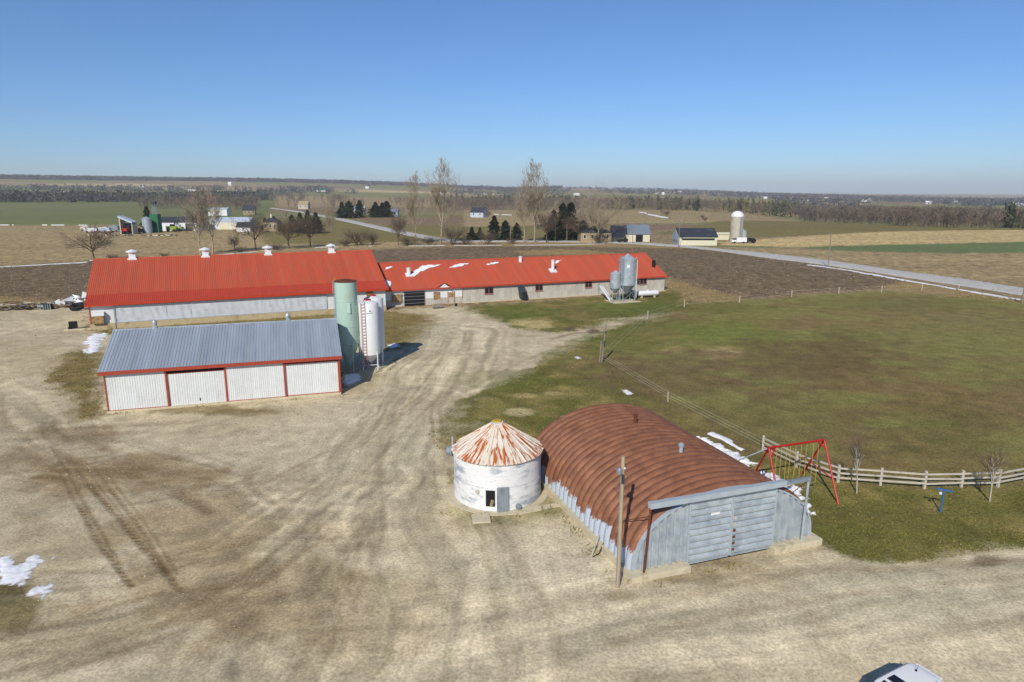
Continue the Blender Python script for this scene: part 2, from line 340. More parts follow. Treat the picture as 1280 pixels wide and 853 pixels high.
n_low = fbm(X0/14, Y0/14, 11, 4); n_mid = fbm(X0/3, Y0/3, 12, 4); n_far = fbm(X0/260, Y0/260, 13, 3); n_fine = fbm(X0/.8, Y0/.8, 14, 3)
NS = 4
for k in range(NS):
    ty = classify(100+k*7, 1.3 if k else 1.0)
    if tfinal is None: tfinal = ty % 100
    base = ty % 100; c = np.zeros((NV, 3))
    for t_, col in RGB.items():
        c[base == t_] = srgb(col)
    g_ = base == LAWN
    mixg = sstep(.40, .62, n_mid*.55+n_low*.45)[:, None]; lg = srgb((100,98,52))*(1-mixg)+srgb((130,118,74))*mixg
    mb = sstep(.55, .75, n_low)[:, None]*.6; lg = lg*(1-mb)+srgb((104,88,60))*mb; c[g_] = lg[g_]
    g2 = ty == LAWN+100; c[g2] = (c*.35+srgb((128,112,74))*.65)[g2]
    p_ = base == PASTURE
    mp_ = sstep(.38, .62, n_low*.6+n_mid*.4)[:, None]; pc = srgb((122,106,70))*(1-mp_)+srgb((124,120,72))*mp_; c[p_] = pc[p_]
    w_ = ty == WHEAT+100; c[w_] = srgb((112,116,76))
    q_ = ty == PLOUGH+100; c[q_] = srgb((128,108,88))
    s_ = ty == STUBBLE+200; c[s_] = srgb((186,164,122))
    colr += c/NS
    wts[:, 0] += ((base == GRAVEL) | (base == ROAD))/NS
    wts[:, 1] += np.isin(base, (LAWN, PASTURE, VERGE, OLIVE, WHEAT))/NS
    wts[:, 2] += np.isin(base, (PLOUGH, STUBBLE, FAR))/NS
# far patchwork: long strips of other crops
farm = (tfinal == FAR) & (dist > 500)
strip = vnoise(np.floor((X0+Y0*.1)/340)+.5, np.floor((Y0-X0*.15)/260)+.5, 31)
pal = np.array([srgb(c) for c in ((170,148,116),(128,112,88),(126,124,86),(150,130,102),(184,164,128),(116,100,80))])
colr[farm] = pal[(strip*5.99).astype(int)[farm]]
st = np.isin(tfinal, (STUBBLE,))
colr[st] *= (.88+.24*vnoise(X0/600, (Y0+X0*.02)/6.5, 8))[st][:, None]
colr *= (.9+.2*n_far)[:, None]
gr = wts[:, 0]*(tfinal == GRAVEL)
colr *= (1+(n_low-.5)*.5*gr+(n_mid-.5)*.3*gr+(n_fine-.5)*.2*gr)[:, None]; _b = (sstep(.5, .68, fbm(X0/7+3, Y0/7, 19, 4))*gr*.4)[:, None]; colr = colr*(1-_b)+srgb((172,157,132))*_b
for (cx, cy, rx, ry, col, s) in SPOTS:
    e = np.hypot((PXx-cx)/rx, (PXy-cy)/ry)+(n_mid-.5)*1.1+(n_fine-.5)*.5
    m = (sstep(1.1, .45, e) if False else 1-sstep(.5, 1.15, e))*s
    m = m[:, None]; colr = colr*(1-m)+srgb(col)*m
def flow_coords(X, Y, pts):
    best = np.full(X.shape, 1e9); sd = np.zeros(X.shape); al = np.zeros(X.shape); acc = 0
    for (ax, ay), (bx, by) in zip(pts[:-1], pts[1:]):
        dx, dy = bx-ax, by-ay; L_ = math.hypot(dx, dy); t = np.clip(((X-ax)*dx+(Y-ay)*dy)/L_**2, 0, 1); d = np.hypot(X-ax-t*dx, Y-ay-t*dy)
        k = d < best; best[k] = d[k]; sd[k] = (d*np.sign((X-ax)*dy-(Y-ay)*dx))[k]; al[k] = (acc+t*L_)[k]; acc += L_
    return sd, al
rut = np.zeros(NV)
nearm = (dist < 150) & (tfinal == GRAVEL)
for pts, wd, s in FLOW:   # packed and loosened bands left by years of wheels
    wp = [tuple(G(*p)[:2]) for p in pts]; sd, al = flow_coords(X0[nearm]+(n_low[nearm]-.5)*5, Y0[nearm]+(n_low[nearm]-.5)*5, wp)
    v = fbm(sd*1.5, al*.05, 51, 5)-.5; m = (1-sstep(wd*.5, wd, np.abs(sd)))*s; colr[nearm] *= (1+v*m*1.9)[:, None]
for pts, hw, s in TRACKS:
    wp = [tuple(G(*p)[:2]) for p in pts]; near = (PXy > 380) & (dist < 170)
    d = np.full(NV, 9.0); al_ = np.zeros(NV); xx = X0[near]+(n_low[near]-.5)*.5; yy = Y0[near]+(n_low[near]-.5)*.5
    sd_, aa_ = flow_coords(xx, yy, wp); d[near] = np.abs(sd_); al_[near] = aa_+sd_*.8
    m = .8*(1-sstep(hw*.15, hw*2.1, d))*(.45+.9*fbm(X0/2, Y0/2, 77, 2)*(.5+n_fine))*abs(s)
    if s > .55: m = m*(.86+.26*np.sin(al_*2*math.pi/.62+3*n_mid))*1.1
    m = np.clip(m, 0, 1); tgt = srgb((116,96,70)) if s > 0 else srgb((206,194,166))
    colr = colr*(1-m[:, None])+tgt*m[:, None]
    if s > 0: rut = np.maximum(rut, m)
Z0 = hz(X0, Y0)-rut*.05*(dist < 120)
pl = tfinal == PLOUGH
Z0[pl] += ((fbm(X0/1.1, Y0/1.1, 41, 2)-.5)*.22)[pl]

def ground_mat():
    m = bpy.data.materials.new('ground_cover'); m.use_nodes = True; t = m.node_tree; N = t.nodes; L = t.links
    b = N['Principled BSDF']; b.inputs['Roughness'].default_value = .95; b.inputs['Specular IOR Level'].default_value = .1
    A = N.new('ShaderNodeVertexColor'); A.layer_name = 'cover'; W = N.new('ShaderNodeVertexColor'); W.layer_name = 'kinds'
    sep = N.new('ShaderNodeSeparateColor'); L.new(W.outputs[0], sep.inputs[0])
    geo = N.new('ShaderNodeNewGeometry'); P = geo.outputs['Position']
    def noise(sc, det=4, rough=.55, stretch=None):
        n = N.new('ShaderNodeTexNoise'); n.inputs['Scale'].default_value = sc; n.inputs['Detail'].default_value = det; n.inputs['Roughness'].default_value = rough
        if stretch:
            mp = N.new('ShaderNodeMapping'); mp.inputs['Scale'].default_value = stretch; L.new(P, mp.inputs[0]); L.new(mp.outputs[0], n.inputs['Vector'])
        else: L.new(P, n.inputs['Vector'])
        return n.outputs[0]
    def math_(op, a, b_=None, c=None):
        n = N.new('ShaderNodeMath'); n.operation = op
        for i, q in enumerate((a, b_, c)):
            if q is None: continue
            if isinstance(q, (int, float)): n.inputs[i].default_value = q
            else: L.new(q, n.inputs[i])
        return n.outputs[0]
    def rng_(v, a, b_, c, d):
        n = N.new('ShaderNodeMapRange'); L.new(v, n.inputs[0])
        for i, q in zip(('From Min','From Max','To Min','To Max'), (a, b_, c, d)): n.inputs[i].default_value = q
        return n.outputs[0]
    gn = noise(.55, 11, .76); gm = noise(5.5, 3, .6); hn = noise(.42, 11, .76); hb = noise(4.5, 3, .6); pn = noise(.3, 11, .8, (1, .55, 1)); far = noise(.02, 4)
    g = math_('MULTIPLY', rng_(gn, .3, .7, .66, 1.32), rng_(gm, .36, .64, .79, 1.21))
    h = math_('MULTIPLY', rng_(hn, .3, .7, .6, 1.42), rng_(hb, .36, .64, .72, 1.28))
    p = math_('MULTIPLY', rng_(pn, .3, .7, .4, 1.65), rng_(noise(.9, 4, .7, (.7, .45, 1)), .36, .64, .62, 1.38))
    one = math_('ADD', math_('MULTIPLY', sep.outputs[0], math_('SUBTRACT', g, 1)), 1)
    one = math_('ADD', one, math_('MULTIPLY', sep.outputs[1], math_('SUBTRACT', h, 1)))
    one = math_('ADD', one, math_('MULTIPLY', sep.outputs[2], math_('SUBTRACT', p, 1)))
    one = math_('MULTIPLY', one, rng_(far, .3, .7, .92, 1.08))
    vm = N.new('ShaderNodeVectorMath'); vm.operation = 'SCALE'; L.new(A.outputs[0], vm.inputs[0]); L.new(one, vm.inputs['Scale'])
    # straw flecks in soil and dead blades in grass
    fl = rng_(noise(.5, 12, .85, (.45, 1, 1)), .60, .68, 0, 1); amt = math_('MULTIPLY', fl, math_('ADD', math_('MULTIPLY', sep.outputs[2], .6), math_('MULTIPLY', sep.outputs[1], .35)))
    mx = N.new('ShaderNodeMix'); mx.data_type = 'RGBA'; L.new(amt, mx.inputs['Factor']); L.new(vm.outputs[0], mx.inputs['A']); mx.inputs['B'].default_value = lin(176,152,108)
    L.new(mx.outputs['Result'], b.inputs['Base Color'])
    hgt_ = math_('ADD', math_('ADD', math_('MULTIPLY', gn, .25), math_('MULTIPLY', gm, .2)), math_('ADD', math_('MULTIPLY', math_('MULTIPLY', hb, sep.outputs[1]), 1.2), math_('MULTIPLY', math_('MULTIPLY', pn, sep.outputs[2]), 3)))
    bp = N.new('ShaderNodeBump'); bp.inputs['Strength'].default_value = .8; bp.inputs['Distance'].default_value = .08; L.new(hgt_, bp.inputs['Height']); L.new(bp.outputs[0], b.inputs['Normal'])
    return m
m_ground = ground_mat()
iy, ix = np.meshgrid(np.arange(nr-1), np.arange(nc-1), indexing='ij')
i0 = (iy*nc+ix).ravel(); FQ = np.stack([i0, i0+1, i0+nc+1, i0+nc], 1); ft = tfinal[FQ[:, 0]]
V3 = np.stack([X0, Y0, Z0], 1)
NAMES = {GRAVEL: 'gravel_yard', LAWN: 'lawn', PASTURE: 'pasture', PLOUGH: 'ploughed_field', STUBBLE: 'stubble_field', WHEAT: 'green_field', OLIVE: 'meadow', ROAD: 'road', VERGE: 'grass_verge', FAR: 'ground'}
for t_, nm in NAMES.items():
    f = FQ[ft == t_]
    if not len(f): continue
    used, inv = np.unique(f, return_inverse=True); fv = V3[used]; ff = inv.reshape(-1, 4); cc = colr[used]; ww = wts[used]
    if t_ == FAR:   # the land all round, below and behind
        o = len(fv); q = np.array([(-14000,-14000,-30),(14000,-14000,-30),(14000,14000,-30),(-14000,14000,-30), (-60,-60,-.4),(60,-60,-.4),(60,14,-.4),(-60,14,-.4)])
        fv = np.concatenate([fv, q]); ff = np.concatenate([ff, [[o,o+1,o+2,o+3],[o+4,o+5,o+6,o+7],[o,o+1,o+5,o+4]]])
        cc = np.concatenate([cc, np.tile(srgb((150,134,104)), (8, 1))]); ww = np.concatenate([ww, np.tile([0,0,1.], (8, 1))])
    g = mesh_np(nm, fv, ff, m_ground, smooth=True, cols={'cover': cc, 'kinds': ww})
    g['kind'] = 'structure'
# the road: a gravelled strip with a slight crown, laid over the land
m_road = M('road_gravel', lin(206,202,196), .95, var=.1, scale=.6, dirt=lin(180,172,160), dscale=.25, world=True, bump=.2)
RT = [(1600,404),(1280,360.5),(1235,353.5),(1170,344.5),(1130,339.3),(1040,326.5),(960,317),(900,311.3),(860,307.4),(800,303.4),(740,301.5),(660,300.8),(600,300.8),(565,299.4),(530,294),(480,284.3),(440,275.8),(405,269.5),(372,264.3),(340,260.3)]
RB = [(1600,418),(1280,369.5),(1235,362.3),(1170,352.7),(1130,346.6),(1040,332.6),(960,322.6),(900,314.3),(860,310),(800,305.8),(740,303.6),(660,302.7),(600,302.8),(556,302.3),(518,296.2),(472,286.5),(434,277.7),(400,270.7),(368,265.2),(337,261.0)]
rv = []; rf_ = []
def _spl(P, t):
    P = np.array(P, float); i = min(int(t), len(P)-2); f = t-i; a, b, c, d = P[max(i-1, 0)], P[i], P[i+1], P[min(i+2, len(P)-1)]
    return .5*(2*b+(c-a)*f+(2*a-5*b+4*c-d)*f*f+(3*b-a-3*c+d)*f**3)
NT = 230
for k in range(NT+1):
    t = (len(RT)-1)*k/NT; a = G(*_spl(RT, min(t, len(RT)-1.001))); b = G(*_spl(RB, min(t, len(RT)-1.001)))
    for u, z in ((-.06, -.12), (0, .09), (.3, .14), (.5, .16), (.7, .14), (1, .09), (1.06, -.12)):
        q = a.lerp(b, u+(random.gauss(0, .012) if 0 < u < 1 else random.gauss(0, .02))); rv.append((q.x, q.y, float(hz(np.array([q.x]), np.array([q.y]))[0])+z))
for k in range(NT):
    for j in range(6): rf_.append((k*7+j, k*7+j+1, k*7+j+8, k*7+j+7))
rd = MB().add(rv, rf_).build('road', m_road, None, True); rd['kind'] = 'structure'
def gz(x, y): return float(hz(np.array([x]), np.array([y]))[0])

# loose stones and grass blades: uncountable
def scatter(n, want, ymin, ymax, seed):
    r_ = np.random.default_rng(seed); px = r_.uniform(-60, 1340, n); py = r_.uniform(ymin, ymax, n)
    d = (426.5-py)/F; dz = -ST+d*CT; t = H/-dz; X = (px-640)/F*t; Y = (CT+d*ST)*t
    j = (fbm(X/2.2, Y/2.2, 100, 4)-.5)*2.4; px2, py2 = proj(X+j, Y+(fbm(X/2.2, Y/2.2, 150, 4)-.5)*2.4)
    ty = np.full(n, FAR)
    for code, pol in POLYS: ty[inpoly(px2, py2, pol)] = code
    k = np.isin(ty % 100, want); return X[k], Y[k]
def vcol_mat(name, rough=.9):
    m = bpy.data.materials.new(name); m.use_nodes = True; b = m.node_tree.nodes['Principled BSDF']; b.inputs['Roughness'].default_value = rough; b.inputs['Specular IOR Level'].default_value = .15
    a = m.node_tree.nodes.new('ShaderNodeVertexColor'); a.layer_name = 'cover'; m.node_tree.links.new(a.outputs[0], b.inputs['Base Color']); return m
m_vcol = vcol_mat('mixed_cover')
def in_building(X, Y):
    bad = np.zeros(len(X), bool)
    for (cx, cy, a, x0, x1, y0, y1) in FOOT:
        dx, dy = X-cx, Y-cy; lx = dx*math.cos(a)+dy*math.sin(a); ly = -dx*math.sin(a)+dy*math.cos(a)
        bad |= (lx > x0) & (lx < x1) & (ly > y0) & (ly < y1)
    return bad
FOOT = []
def grass(name, label, n, want, ymin, ymax, seed, h, cols_):
    X, Y = scatter(n, want, ymin, ymax, seed); k = ~in_building(X, Y); X, Y = X[k], Y[k]; n = len(X); r_ = np.random.default_rng(seed+1)
    clump = fbm(X/1.5, Y/1.5, 61, 3); k = clump > .42; X, Y = X[k], Y[k]; n = len(X)
    vs = []; cs = []; dd = np.hypot(X, Y)
    Zg = hz(X, Y)-.02
    for b_ in range(3):
        a = r_.uniform(0, 2*math.pi, n); ww = .032*np.clip(dd/45, .8, 3)*r_.uniform(.7, 1.4, n); hh = h*r_.uniform(.5, 1.3, n); le = r_.normal(0, .6, (n, 2))*hh[:, None]
        ox, oy = r_.normal(0, .08, n), r_.normal(0, .08, n)
        p = np.zeros((n, 3, 3)); p[:, 0] = np.stack([X+ox+np.cos(a)*ww, Y+oy+np.sin(a)*ww, Zg], 1); p[:, 1] = np.stack([X+ox-np.cos(a)*ww, Y+oy-np.sin(a)*ww, Zg], 1)
        p[:, 2] = np.stack([X+ox+le[:, 0], Y+oy+le[:, 1], Zg+hh], 1); vs.append(p)
        pc = np.array([srgb(c) for c in cols_])[r_.integers(0, len(cols_), n)]*r_.uniform(.8, 1.2, (n, 1)); cs.append(np.repeat(pc, 3, 0))
    v = np.concatenate(vs).reshape(-1, 3); c = np.concatenate(cs)
    return tag(mesh_np(name, v, np.arange(len(v)).reshape(-1, 3), m_vcol, cols={'cover': c}), label, 'grass', kind='stuff')

def specks(name, label, n, want, ymin, ymax, seed, size, cols_, cat, flat=.8):
    X, Y = scatter(n, want, ymin, ymax, seed); k = ~in_building(X, Y); X, Y = X[k], Y[k]; n = len(X); r_ = np.random.default_rng(seed)
    sz = (size[0]+(size[1]-size[0])*r_.random(n)**3)*np.clip(np.hypot(X, Y)/45, .7, 3); Zg = hz(X, Y)-.005; oc = np.array([(1,0,0),(0,1,0),(-1,0,0),(0,-1,0),(0,0,flat)])
    V = np.stack([X, Y, Zg], 1)[:, None]+oc[None]*sz[:, None, None]*r_.uniform(.5, 1.5, (n, 5, 1)); Ft = np.array([(0,1,4),(1,2,4),(2,3,4),(3,0,4)]); Fa = (np.arange(n)*5)[:, None, None]+Ft[None]
    pc = np.array([srgb(c) for c in cols_])[r_.integers(0, len(cols_), n)]
    return tag(mesh_np(name, V.reshape(-1, 3), Fa.reshape(-1, 3), m_vcol, cols={'cover': np.repeat(pc, 5, 0)}), label, cat, kind='stuff')

# ================================================================== VEGETATION
m_bark = M('grey_bark', lin(176,160,134), .9, var=.25, scale=2, dirt=lin(104,92,76), dscale=1)
m_twig = M('pale_twigs', lin(178,164,140), .9, var=.2, scale=.5)
m_barkd = M('brown_bark', lin(112,96,80), .9, var=.25, scale=2)
m_twigd = M('brown_twigs', lin(118,102,88), .9, var=.2, scale=.5)
m_birch = M('pale_bark', lin(190,182,168), .8, var=.2, scale=4, dirt=lin(110,100,90), dscale=3)
m_birchtw = M('reddish_twigs', lin(132,108,94), .9, var=.15, scale=2)
m_needle = M('conifer_needles', lin(62,72,46), .9, var=.4, scale=1.2, dirt=lin(40,50,34), dscale=.7, dlo=.4, dhi=.6, rnd=.15)
def tubes(segs, n=3):
    p0 = np.array([s[0] for s in segs]); p1 = np.array([s[1] for s in segs]); r0 = np.array([s[2] for s in segs]); r1 = np.array([s[3] for s in segs])
    d = p1-p0; d /= np.linalg.norm(d, axis=1)[:, None]+1e-9
    ref = np.where(np.abs(d[:, 2:3]) < .9, [[0, 0, 1.]], [[1., 0, 0]]); u = np.cross(d, ref); u /= np.linalg.norm(u, axis=1)[:, None]; w_ = np.cross(d, u)
    V = np.zeros((len(segs), 2*n, 3))
    for k in range(n):
        a = 2*math.pi*k/n; o = u*math.cos(a)+w_*math.sin(a); V[:, k] = p0+o*r0[:, None]; V[:, n+k] = p1+o*r1[:, None]
    Fc = np.array([[k, (k+1) % n, n+(k+1) % n, n+k] for k in range(n)])
    Fa = (np.arange(len(segs))*2*n)[:, None, None]+Fc[None]
    return V.reshape(-1, 3), Fa.reshape(-1, 4)
def grow_tree(seed, style):
    """skeleton of a leafless tree of unit-ish height: (limbs, twigs)"""
    r = random.Random(seed); limbs = []; twigs = []
    cfg = dict(round=(.20, .62, 7, .78), upright=(.14, .36, 7, .76), shrub=(.02, .7, 5, .74), slim=(.2, .36, 5, .7))[style]
    def rec(p, d, L, rad, dep):
        nseg = 3 if dep < 2 else 2
        for i in range(nseg):
            q = d+Vector((r.gauss(0, .13), r.gauss(0, .13), r.gauss(.05 if style != 'upright' else .16, .08))); q.normalize()
            p2 = p+q*(L/nseg); r2 = rad*(.86 if dep < 3 else .8)
            (limbs if dep < 3 else twigs).append((tuple(p), tuple(p2), rad, r2)); d, p, rad = q, p2, r2
            if dep < cfg[2]-1 and (dep > 0 or i > 0):
                for _ in range(2 if dep in (1, 2) else (1 if dep == 0 else r.choice((1, 2)))):
                    a = r.uniform(0, 2*math.pi); side = d.orthogonal().normalized(); side.rotate(Matrix.Rotation(a, 3, d))
                    sp = cfg[1]*r.uniform(.7, 1.35); dd = (d*math.cos(sp)+side*math.sin(sp)).normalized()
                    rec(p, dd, L*r.uniform(.5, .8)*(.9 if style != 'upright' else .85), rad*.62, dep+1)
        if dep < cfg[2]-1: rec(p, d, L*cfg[3]*r.uniform(.8, 1), rad*.8, dep+1)
    if style == 'shrub':
        for k in range(7):
            a = k/7*6.28+r.uniform(0, .6); rec(Vector((.03*math.cos(a), .03*math.sin(a), 0)), Vector((.5*math.cos(a), .5*math.sin(a), 1)).normalized(), .34, .012, 1)
    else:
        t = Vector((0, 0, 0)); nx = Vector((r.gauss(0, .01), r.gauss(0, .01), cfg[0]))
        k0 = dict(round=.75, upright=.62, slim=.5)[style]; limbs.append((tuple(t), tuple(nx), .022*k0, .018*k0))
        if style == 'upright':   # one leader to the tip, ascending side limbs all the way up
            q = nx.copy(); rad = .018*k0; d = Vector((0, 0, 1)); N_ = 16
            for i in range(N_):
                d = (d+Vector((r.gauss(0, .05), r.gauss(0, .05), .25))).normalized(); q2 = q+d*(.86/N_); limbs.append((tuple(q), tuple(q2), rad, rad*.88)); z = (i+.5)/N_
                for _ in range(r.choice((2, 3, 3, 4))):
                    a = r.uniform(0, 6.28); up = r.uniform(.8, 1.5)+z*.7; rec(q.lerp(q2, r.random()), Vector((math.cos(a), math.sin(a), up)).normalized(), (.05+.19*(1-z)**.8)*r.uniform(.55, 1.2), rad*.45, 3)
                q = q2; rad *= .88
            for _ in range(2):
                a = r.uniform(0, 6.28); rec(nx+Vector((0, 0, r.uniform(0, .2))), Vector((.35*math.cos(a), .35*math.sin(a), 1)).normalized(), .2, rad*3.2, 1)
        else:
            n = 4 if style == 'round' else 2
            for k in range(n):
                a = 6.28*k/n+r.uniform(-.4, .4); rec(nx, Vector((.75*math.cos(a), .75*math.sin(a), .9)).normalized() if style == 'round' else Vector((.2*math.cos(a), .2*math.sin(a), 1)).normalized(), .24, .014*k0, 1)
            rec(nx, Vector((0, 0, 1)), .26, .016*k0, 1)
    top = max(s[1][2] for s in limbs+twigs); k = 1/top
    sc = lambda S: [(np.array(a)*k, np.array(b)*k, ra*k, rb*k) for a, b, ra, rb in S]
    return sc(limbs), sc(twigs)
TREE = {}
def tree_proto(key, seed, style, mb, mt, size, minr):
    li, tw = grow_tree(seed, style)
    li = [(a*size, b*size, max(ra*size, minr*2.6), max(rb*size, minr*2.2)) for a, b, ra, rb in li]; tw = [(a*size, b*size, max(ra*size, minr), max(rb*size*.8, minr*.7)) for a, b, ra, rb in tw]
    if len(tw) > 9000: tw = random.Random(1).sample(tw, 9000)
    def me(nm, S, m, n):
        v, f = tubes(S, n); o = mesh_np(nm, v, f, m, smooth=True); d = o.data; bpy.data.objects.remove(o); return d
    TREE[key] = (me('trunk', li, mb, 5), me('crown', tw, mt, 3), size)
tree_proto('poplar_a', 3, 'upright', m_bark, m_twig, 36, .044)
tree_proto('poplar_b', 8, 'upright', m_bark, m_twig, 32, .044)
tree_proto('maple_a', 5, 'round', m_bark, m_twig, 26, .046)
tree_proto('maple_b', 12, 'round', m_barkd, m_twigd, 15, .027)
tree_proto('maple_c', 21, 'round', m_barkd, m_twigd, 15, .027)
tree_proto('shrub_a', 4, 'shrub', m_barkd, m_twigd, 6, .018)
tree_proto('sapling_a', 6, 'slim', m_birch, m_birchtw, 5, .005)
tree_proto('sapling_b', 9, 'slim', m_birch, m_birchtw, 5, .005)
def place_tree(key, x, y, top, label, group=None, wide=1.0, name='bare_tree', cat='tree', rz=None):
    p = G(x, y); h = hgt(x, top, p.y); a, b, size = TREE[key]; s = h/size
    t = thing(name, label, cat, (p.x, p.y, -.1), random.uniform(0, 6.28) if rz is None else rz, group); t.scale = (s*wide, s*wide, s)
    put('trunk', a, t); put('crown', b, t); return t
HR = 'bare trees in the field hedgerow'
place_tree('maple_b', 118, 326, 277, 'small round bare tree at far left behind the end of the red barn', HR, 1.15)
place_tree('poplar_b', 251, 319, 232, 'tall pale bare tree beside second roof ventilator, left of a close pair', HR, 1.25)
place_tree('poplar_a', 266, 318, 229, 'tall pale bare tree beside second roof ventilator, right of a close pair', HR, 1.3)
place_tree('maple_c', 293, 315, 288, 'very small dark bare tree just right of the close pair of tall pale trees', HR, .8)
place_tree('maple_b', 320, 313, 258, 'slender dark bare tree behind the third roof ventilator', HR, .85)
place_tree('maple_c', 361, 311, 258, 'dense rounded bare tree in front of the dark cedar clump', HR, 1.15)
place_tree('maple_b', 388, 309, 260, 'bare tree at the right edge of the dark cedar clump', HR, .95)
place_tree('poplar_a', 415, 307, 240, 'tall thin bare tree behind the fourth roof ventilator', HR, .75)
place_tree('shrub_a', 448, 307, 284, 'wide low bare bush right of the fourth roof ventilator', 'bare bushes along the hedgerow', 1.5, 'bare_bush', 'bush')
place_tree('shrub_a', 466, 306, 288, 'small bare bush right of the wide low bush', 'bare bushes along the hedgerow', .8, 'bare_bush', 'bush')
place_tree('maple_c', 498, 307, 256, 'dark multi stemmed bare tree where the road passes behind', HR, .7)
place_tree('poplar_b', 522, 306, 212, 'tall pale bare poplar left of the tallest poplar', HR, 1.0)
place_tree('poplar_a', 551, 305, 193, 'tallest bare poplar left of the conifers', HR, 1.25)
place_tree('shrub_a', 566, 306, 279, 'round dense bare bush at foot of the tallest poplar', 'bare bushes along the hedgerow', 1.25, 'bare_bush', 'bush')
place_tree('poplar_b', 668, 303, 196, 'tall bare poplar standing among the conifers', HR, 1.2)
place_tree('poplar_a', 655, 303, 222, 'shorter bare poplar just left of the poplar among conifers', HR, 1.1)
place_tree('maple_c', 683, 303, 250, 'low yellowish bare tree at the right foot of the poplar among conifers', HR, 1.0)
place_tree('maple_a', 747, 304, 227, 'large spreading bare tree in front of the stone house', HR, 1.05)
place_tree('maple_b', 722, 302, 262, 'small bare tree between the conifers and the spreading tree', HR, 1.0)
place_tree('shrub_a', 610, 306, 287, 'small bare bush in front of the conifers by the road', 'bare bushes along the hedgerow', 1.2, 'bare_bush', 'bush')
place_tree('shrub_a', 748, 305, 289, 'bare bush at foot of the large spreading tree', 'bare bushes along the hedgerow', 1.3, 'bare_bush', 'bush')
for x, y_, tp, lb_ in ((140,325,317,'low brush behind the first roof ventilator of the red barn'), (205,322,315,'low brush midway between first and second roof ventilators'), (300,316,307,'low brush left of the third roof ventilator'), (345,313,303,'low brush right of the third roof ventilator'), (432,308,298,'low brush just right of the fourth roof ventilator'), (510,307,293,'low brush between the multi stemmed tree and the pale poplar'), (537,306,294,'low brush at the left foot of the tallest poplar'), (582,306,297,'low brush right of the dense bush by the tallest poplar'), (640,305,297,'low brush before the left roadside conifers')):
    place_tree('shrub_a', x, y_, tp, lb_, 'bare bushes along the hedgerow', 1.9, 'bare_bush', 'bush')
place_tree('sapling_a', 1071, 617, 538, 'young bare sapling with pale trunk behind the swing set', 'young saplings on the lawn', .9, 'sapling', 'tree')
place_tree('sapling_b', 1237, 627, 553, 'young bare double stemmed sapling near right end of rail fence', 'young saplings on the lawn', 1.15, 'sapling', 'tree')

# conifers: crown of drooping needle sprays on a trunk
def conifer_mesh(seed, size, wide, n):
    r = np.random.default_rng(seed); z = r.random(n)**.75; a = r.uniform(0, 2*math.pi, n); a0 = a*2; rad = (1-z)**.65*wide*(.55+.6*r.random(n))*(.8+.22*np.sin(z*34+seed)+.25*np.sin(z*9+a0))+.015
    lob = .9+.3*np.sin(a*2+seed+z*5)+.22*np.sin(a*5+z*13+seed); rad *= lob; f = r.uniform(.35, 1, n)**.5
    c = np.stack([np.cos(a)*rad*f, np.sin(a)*rad*f, .05+z*.93-rad*f*.22], 1)*size
    out = np.stack([np.cos(a), np.sin(a), np.full(n, -.35)+r.normal(0, .3, n)], 1); sd = np.stack([-np.sin(a), np.cos(a), r.normal(0, .35, n)], 1)
    L = size*(.045+.05*(1-z))[:, None]*r.uniform(.6, 1.4, (n, 1)); Wd = L*.38
    up = np.array([0, 0, 1.])*L*.18
    V = np.stack([c-out*L*.5, c+sd*Wd+up, c+out*L*.9, c-sd*Wd+up*.3], 1).reshape(-1, 3)
    return V, np.arange(n*4).reshape(-1, 4)
CON = []
for k, (wd, n) in enumerate(((.30, 2000), (.42, 2400), (.26, 1800))):
    v, f = conifer_mesh(k+1, 1.0, wd, n); o = mesh_np('crown', v, f, m_needle); me = o.data; bpy.data.objects.remove(o)
    CON.append((me, MB().tube((0,0,-.02),(0,0,.9),.018,.004,6).mesh('trunk', m_barkd)))
def conifer(x, y, top, label, group, kind=0, wide=1.0):
    p = G(x, y); h = hgt(x, top, p.y); t = thing('conifer', label, 'tree', (p.x, p.y, gz(p.x, p.y)-.1), random.uniform(0, 6.28), group); t.scale = (h*wide, h*wide, h)
    put('trunk', CON[kind][1], t); put('crown', CON[kind][0], t)
CG = 'dark conifers beside the road'
for x, y, tp, k, wd, lb in ((590,301,283,1,1.1,'low dark conifer at left end of the roadside conifer row'), (600,300,284,1,1,'second low dark conifer from the left of the roadside row'), (618,300,269,0,1.1,'pointed dark conifer rising at left of the roadside row'),
    (632,300,275,1,1.1,'broad dark conifer right of the pointed one in the roadside row'), (646,300,278,1,1,'short dark conifer left of the poplar in the conifer row'), (692,300,262,0,1.0,'slim dark conifer right of the tall poplar'),
    (703,300,253,1,.9,'tall dark conifer in the middle of the thick clump'), (713,300,252,0,1.2,'tallest dark conifer of the thick clump'), (726,300,262,1,.9,'dark conifer at right end of the thick clump')):
    conifer(x, y, tp, lb, CG, k, wd)
for x, y, tp, k, wd, lb in ((332,288,272,1,1,'low cedar left of the yellow stone house'), (343,288,270,1,1.1,'cedar beside the roof of the yellow stone house'), (376,291,265,0,1.1,'dark cedar in middle of the clump behind bare trees'), (386,292,262,1,.9,'tall dark cedar of the clump behind bare trees'), (396,292,265,0,1.2,'tall dark cedar at right end of the clump'), (366,291,268,1,.9,'dark cedar at left of the clump behind bare trees')):
    conifer(x, y, tp, lb, 'dark cedars by the stone house', k, wd)
conifer(185.5, 284, 257, 'lone dark spruce behind the grain bin of the far left farm', 'single conifers', 0, 1.0)
for i, (x, y, tp) in enumerate(((428,273,252),(437,273,251),(450,272,250),(470,272,252),(478,272,253),(484,272,251))):
    conifer(x, y, tp, ('%s distant dark conifer of the group beyond the road bend, counted from the left' % ('first','second','third','fourth','fifth','sixth')[i]), 'distant conifers beyond the road bend', i % 2, 1.3)

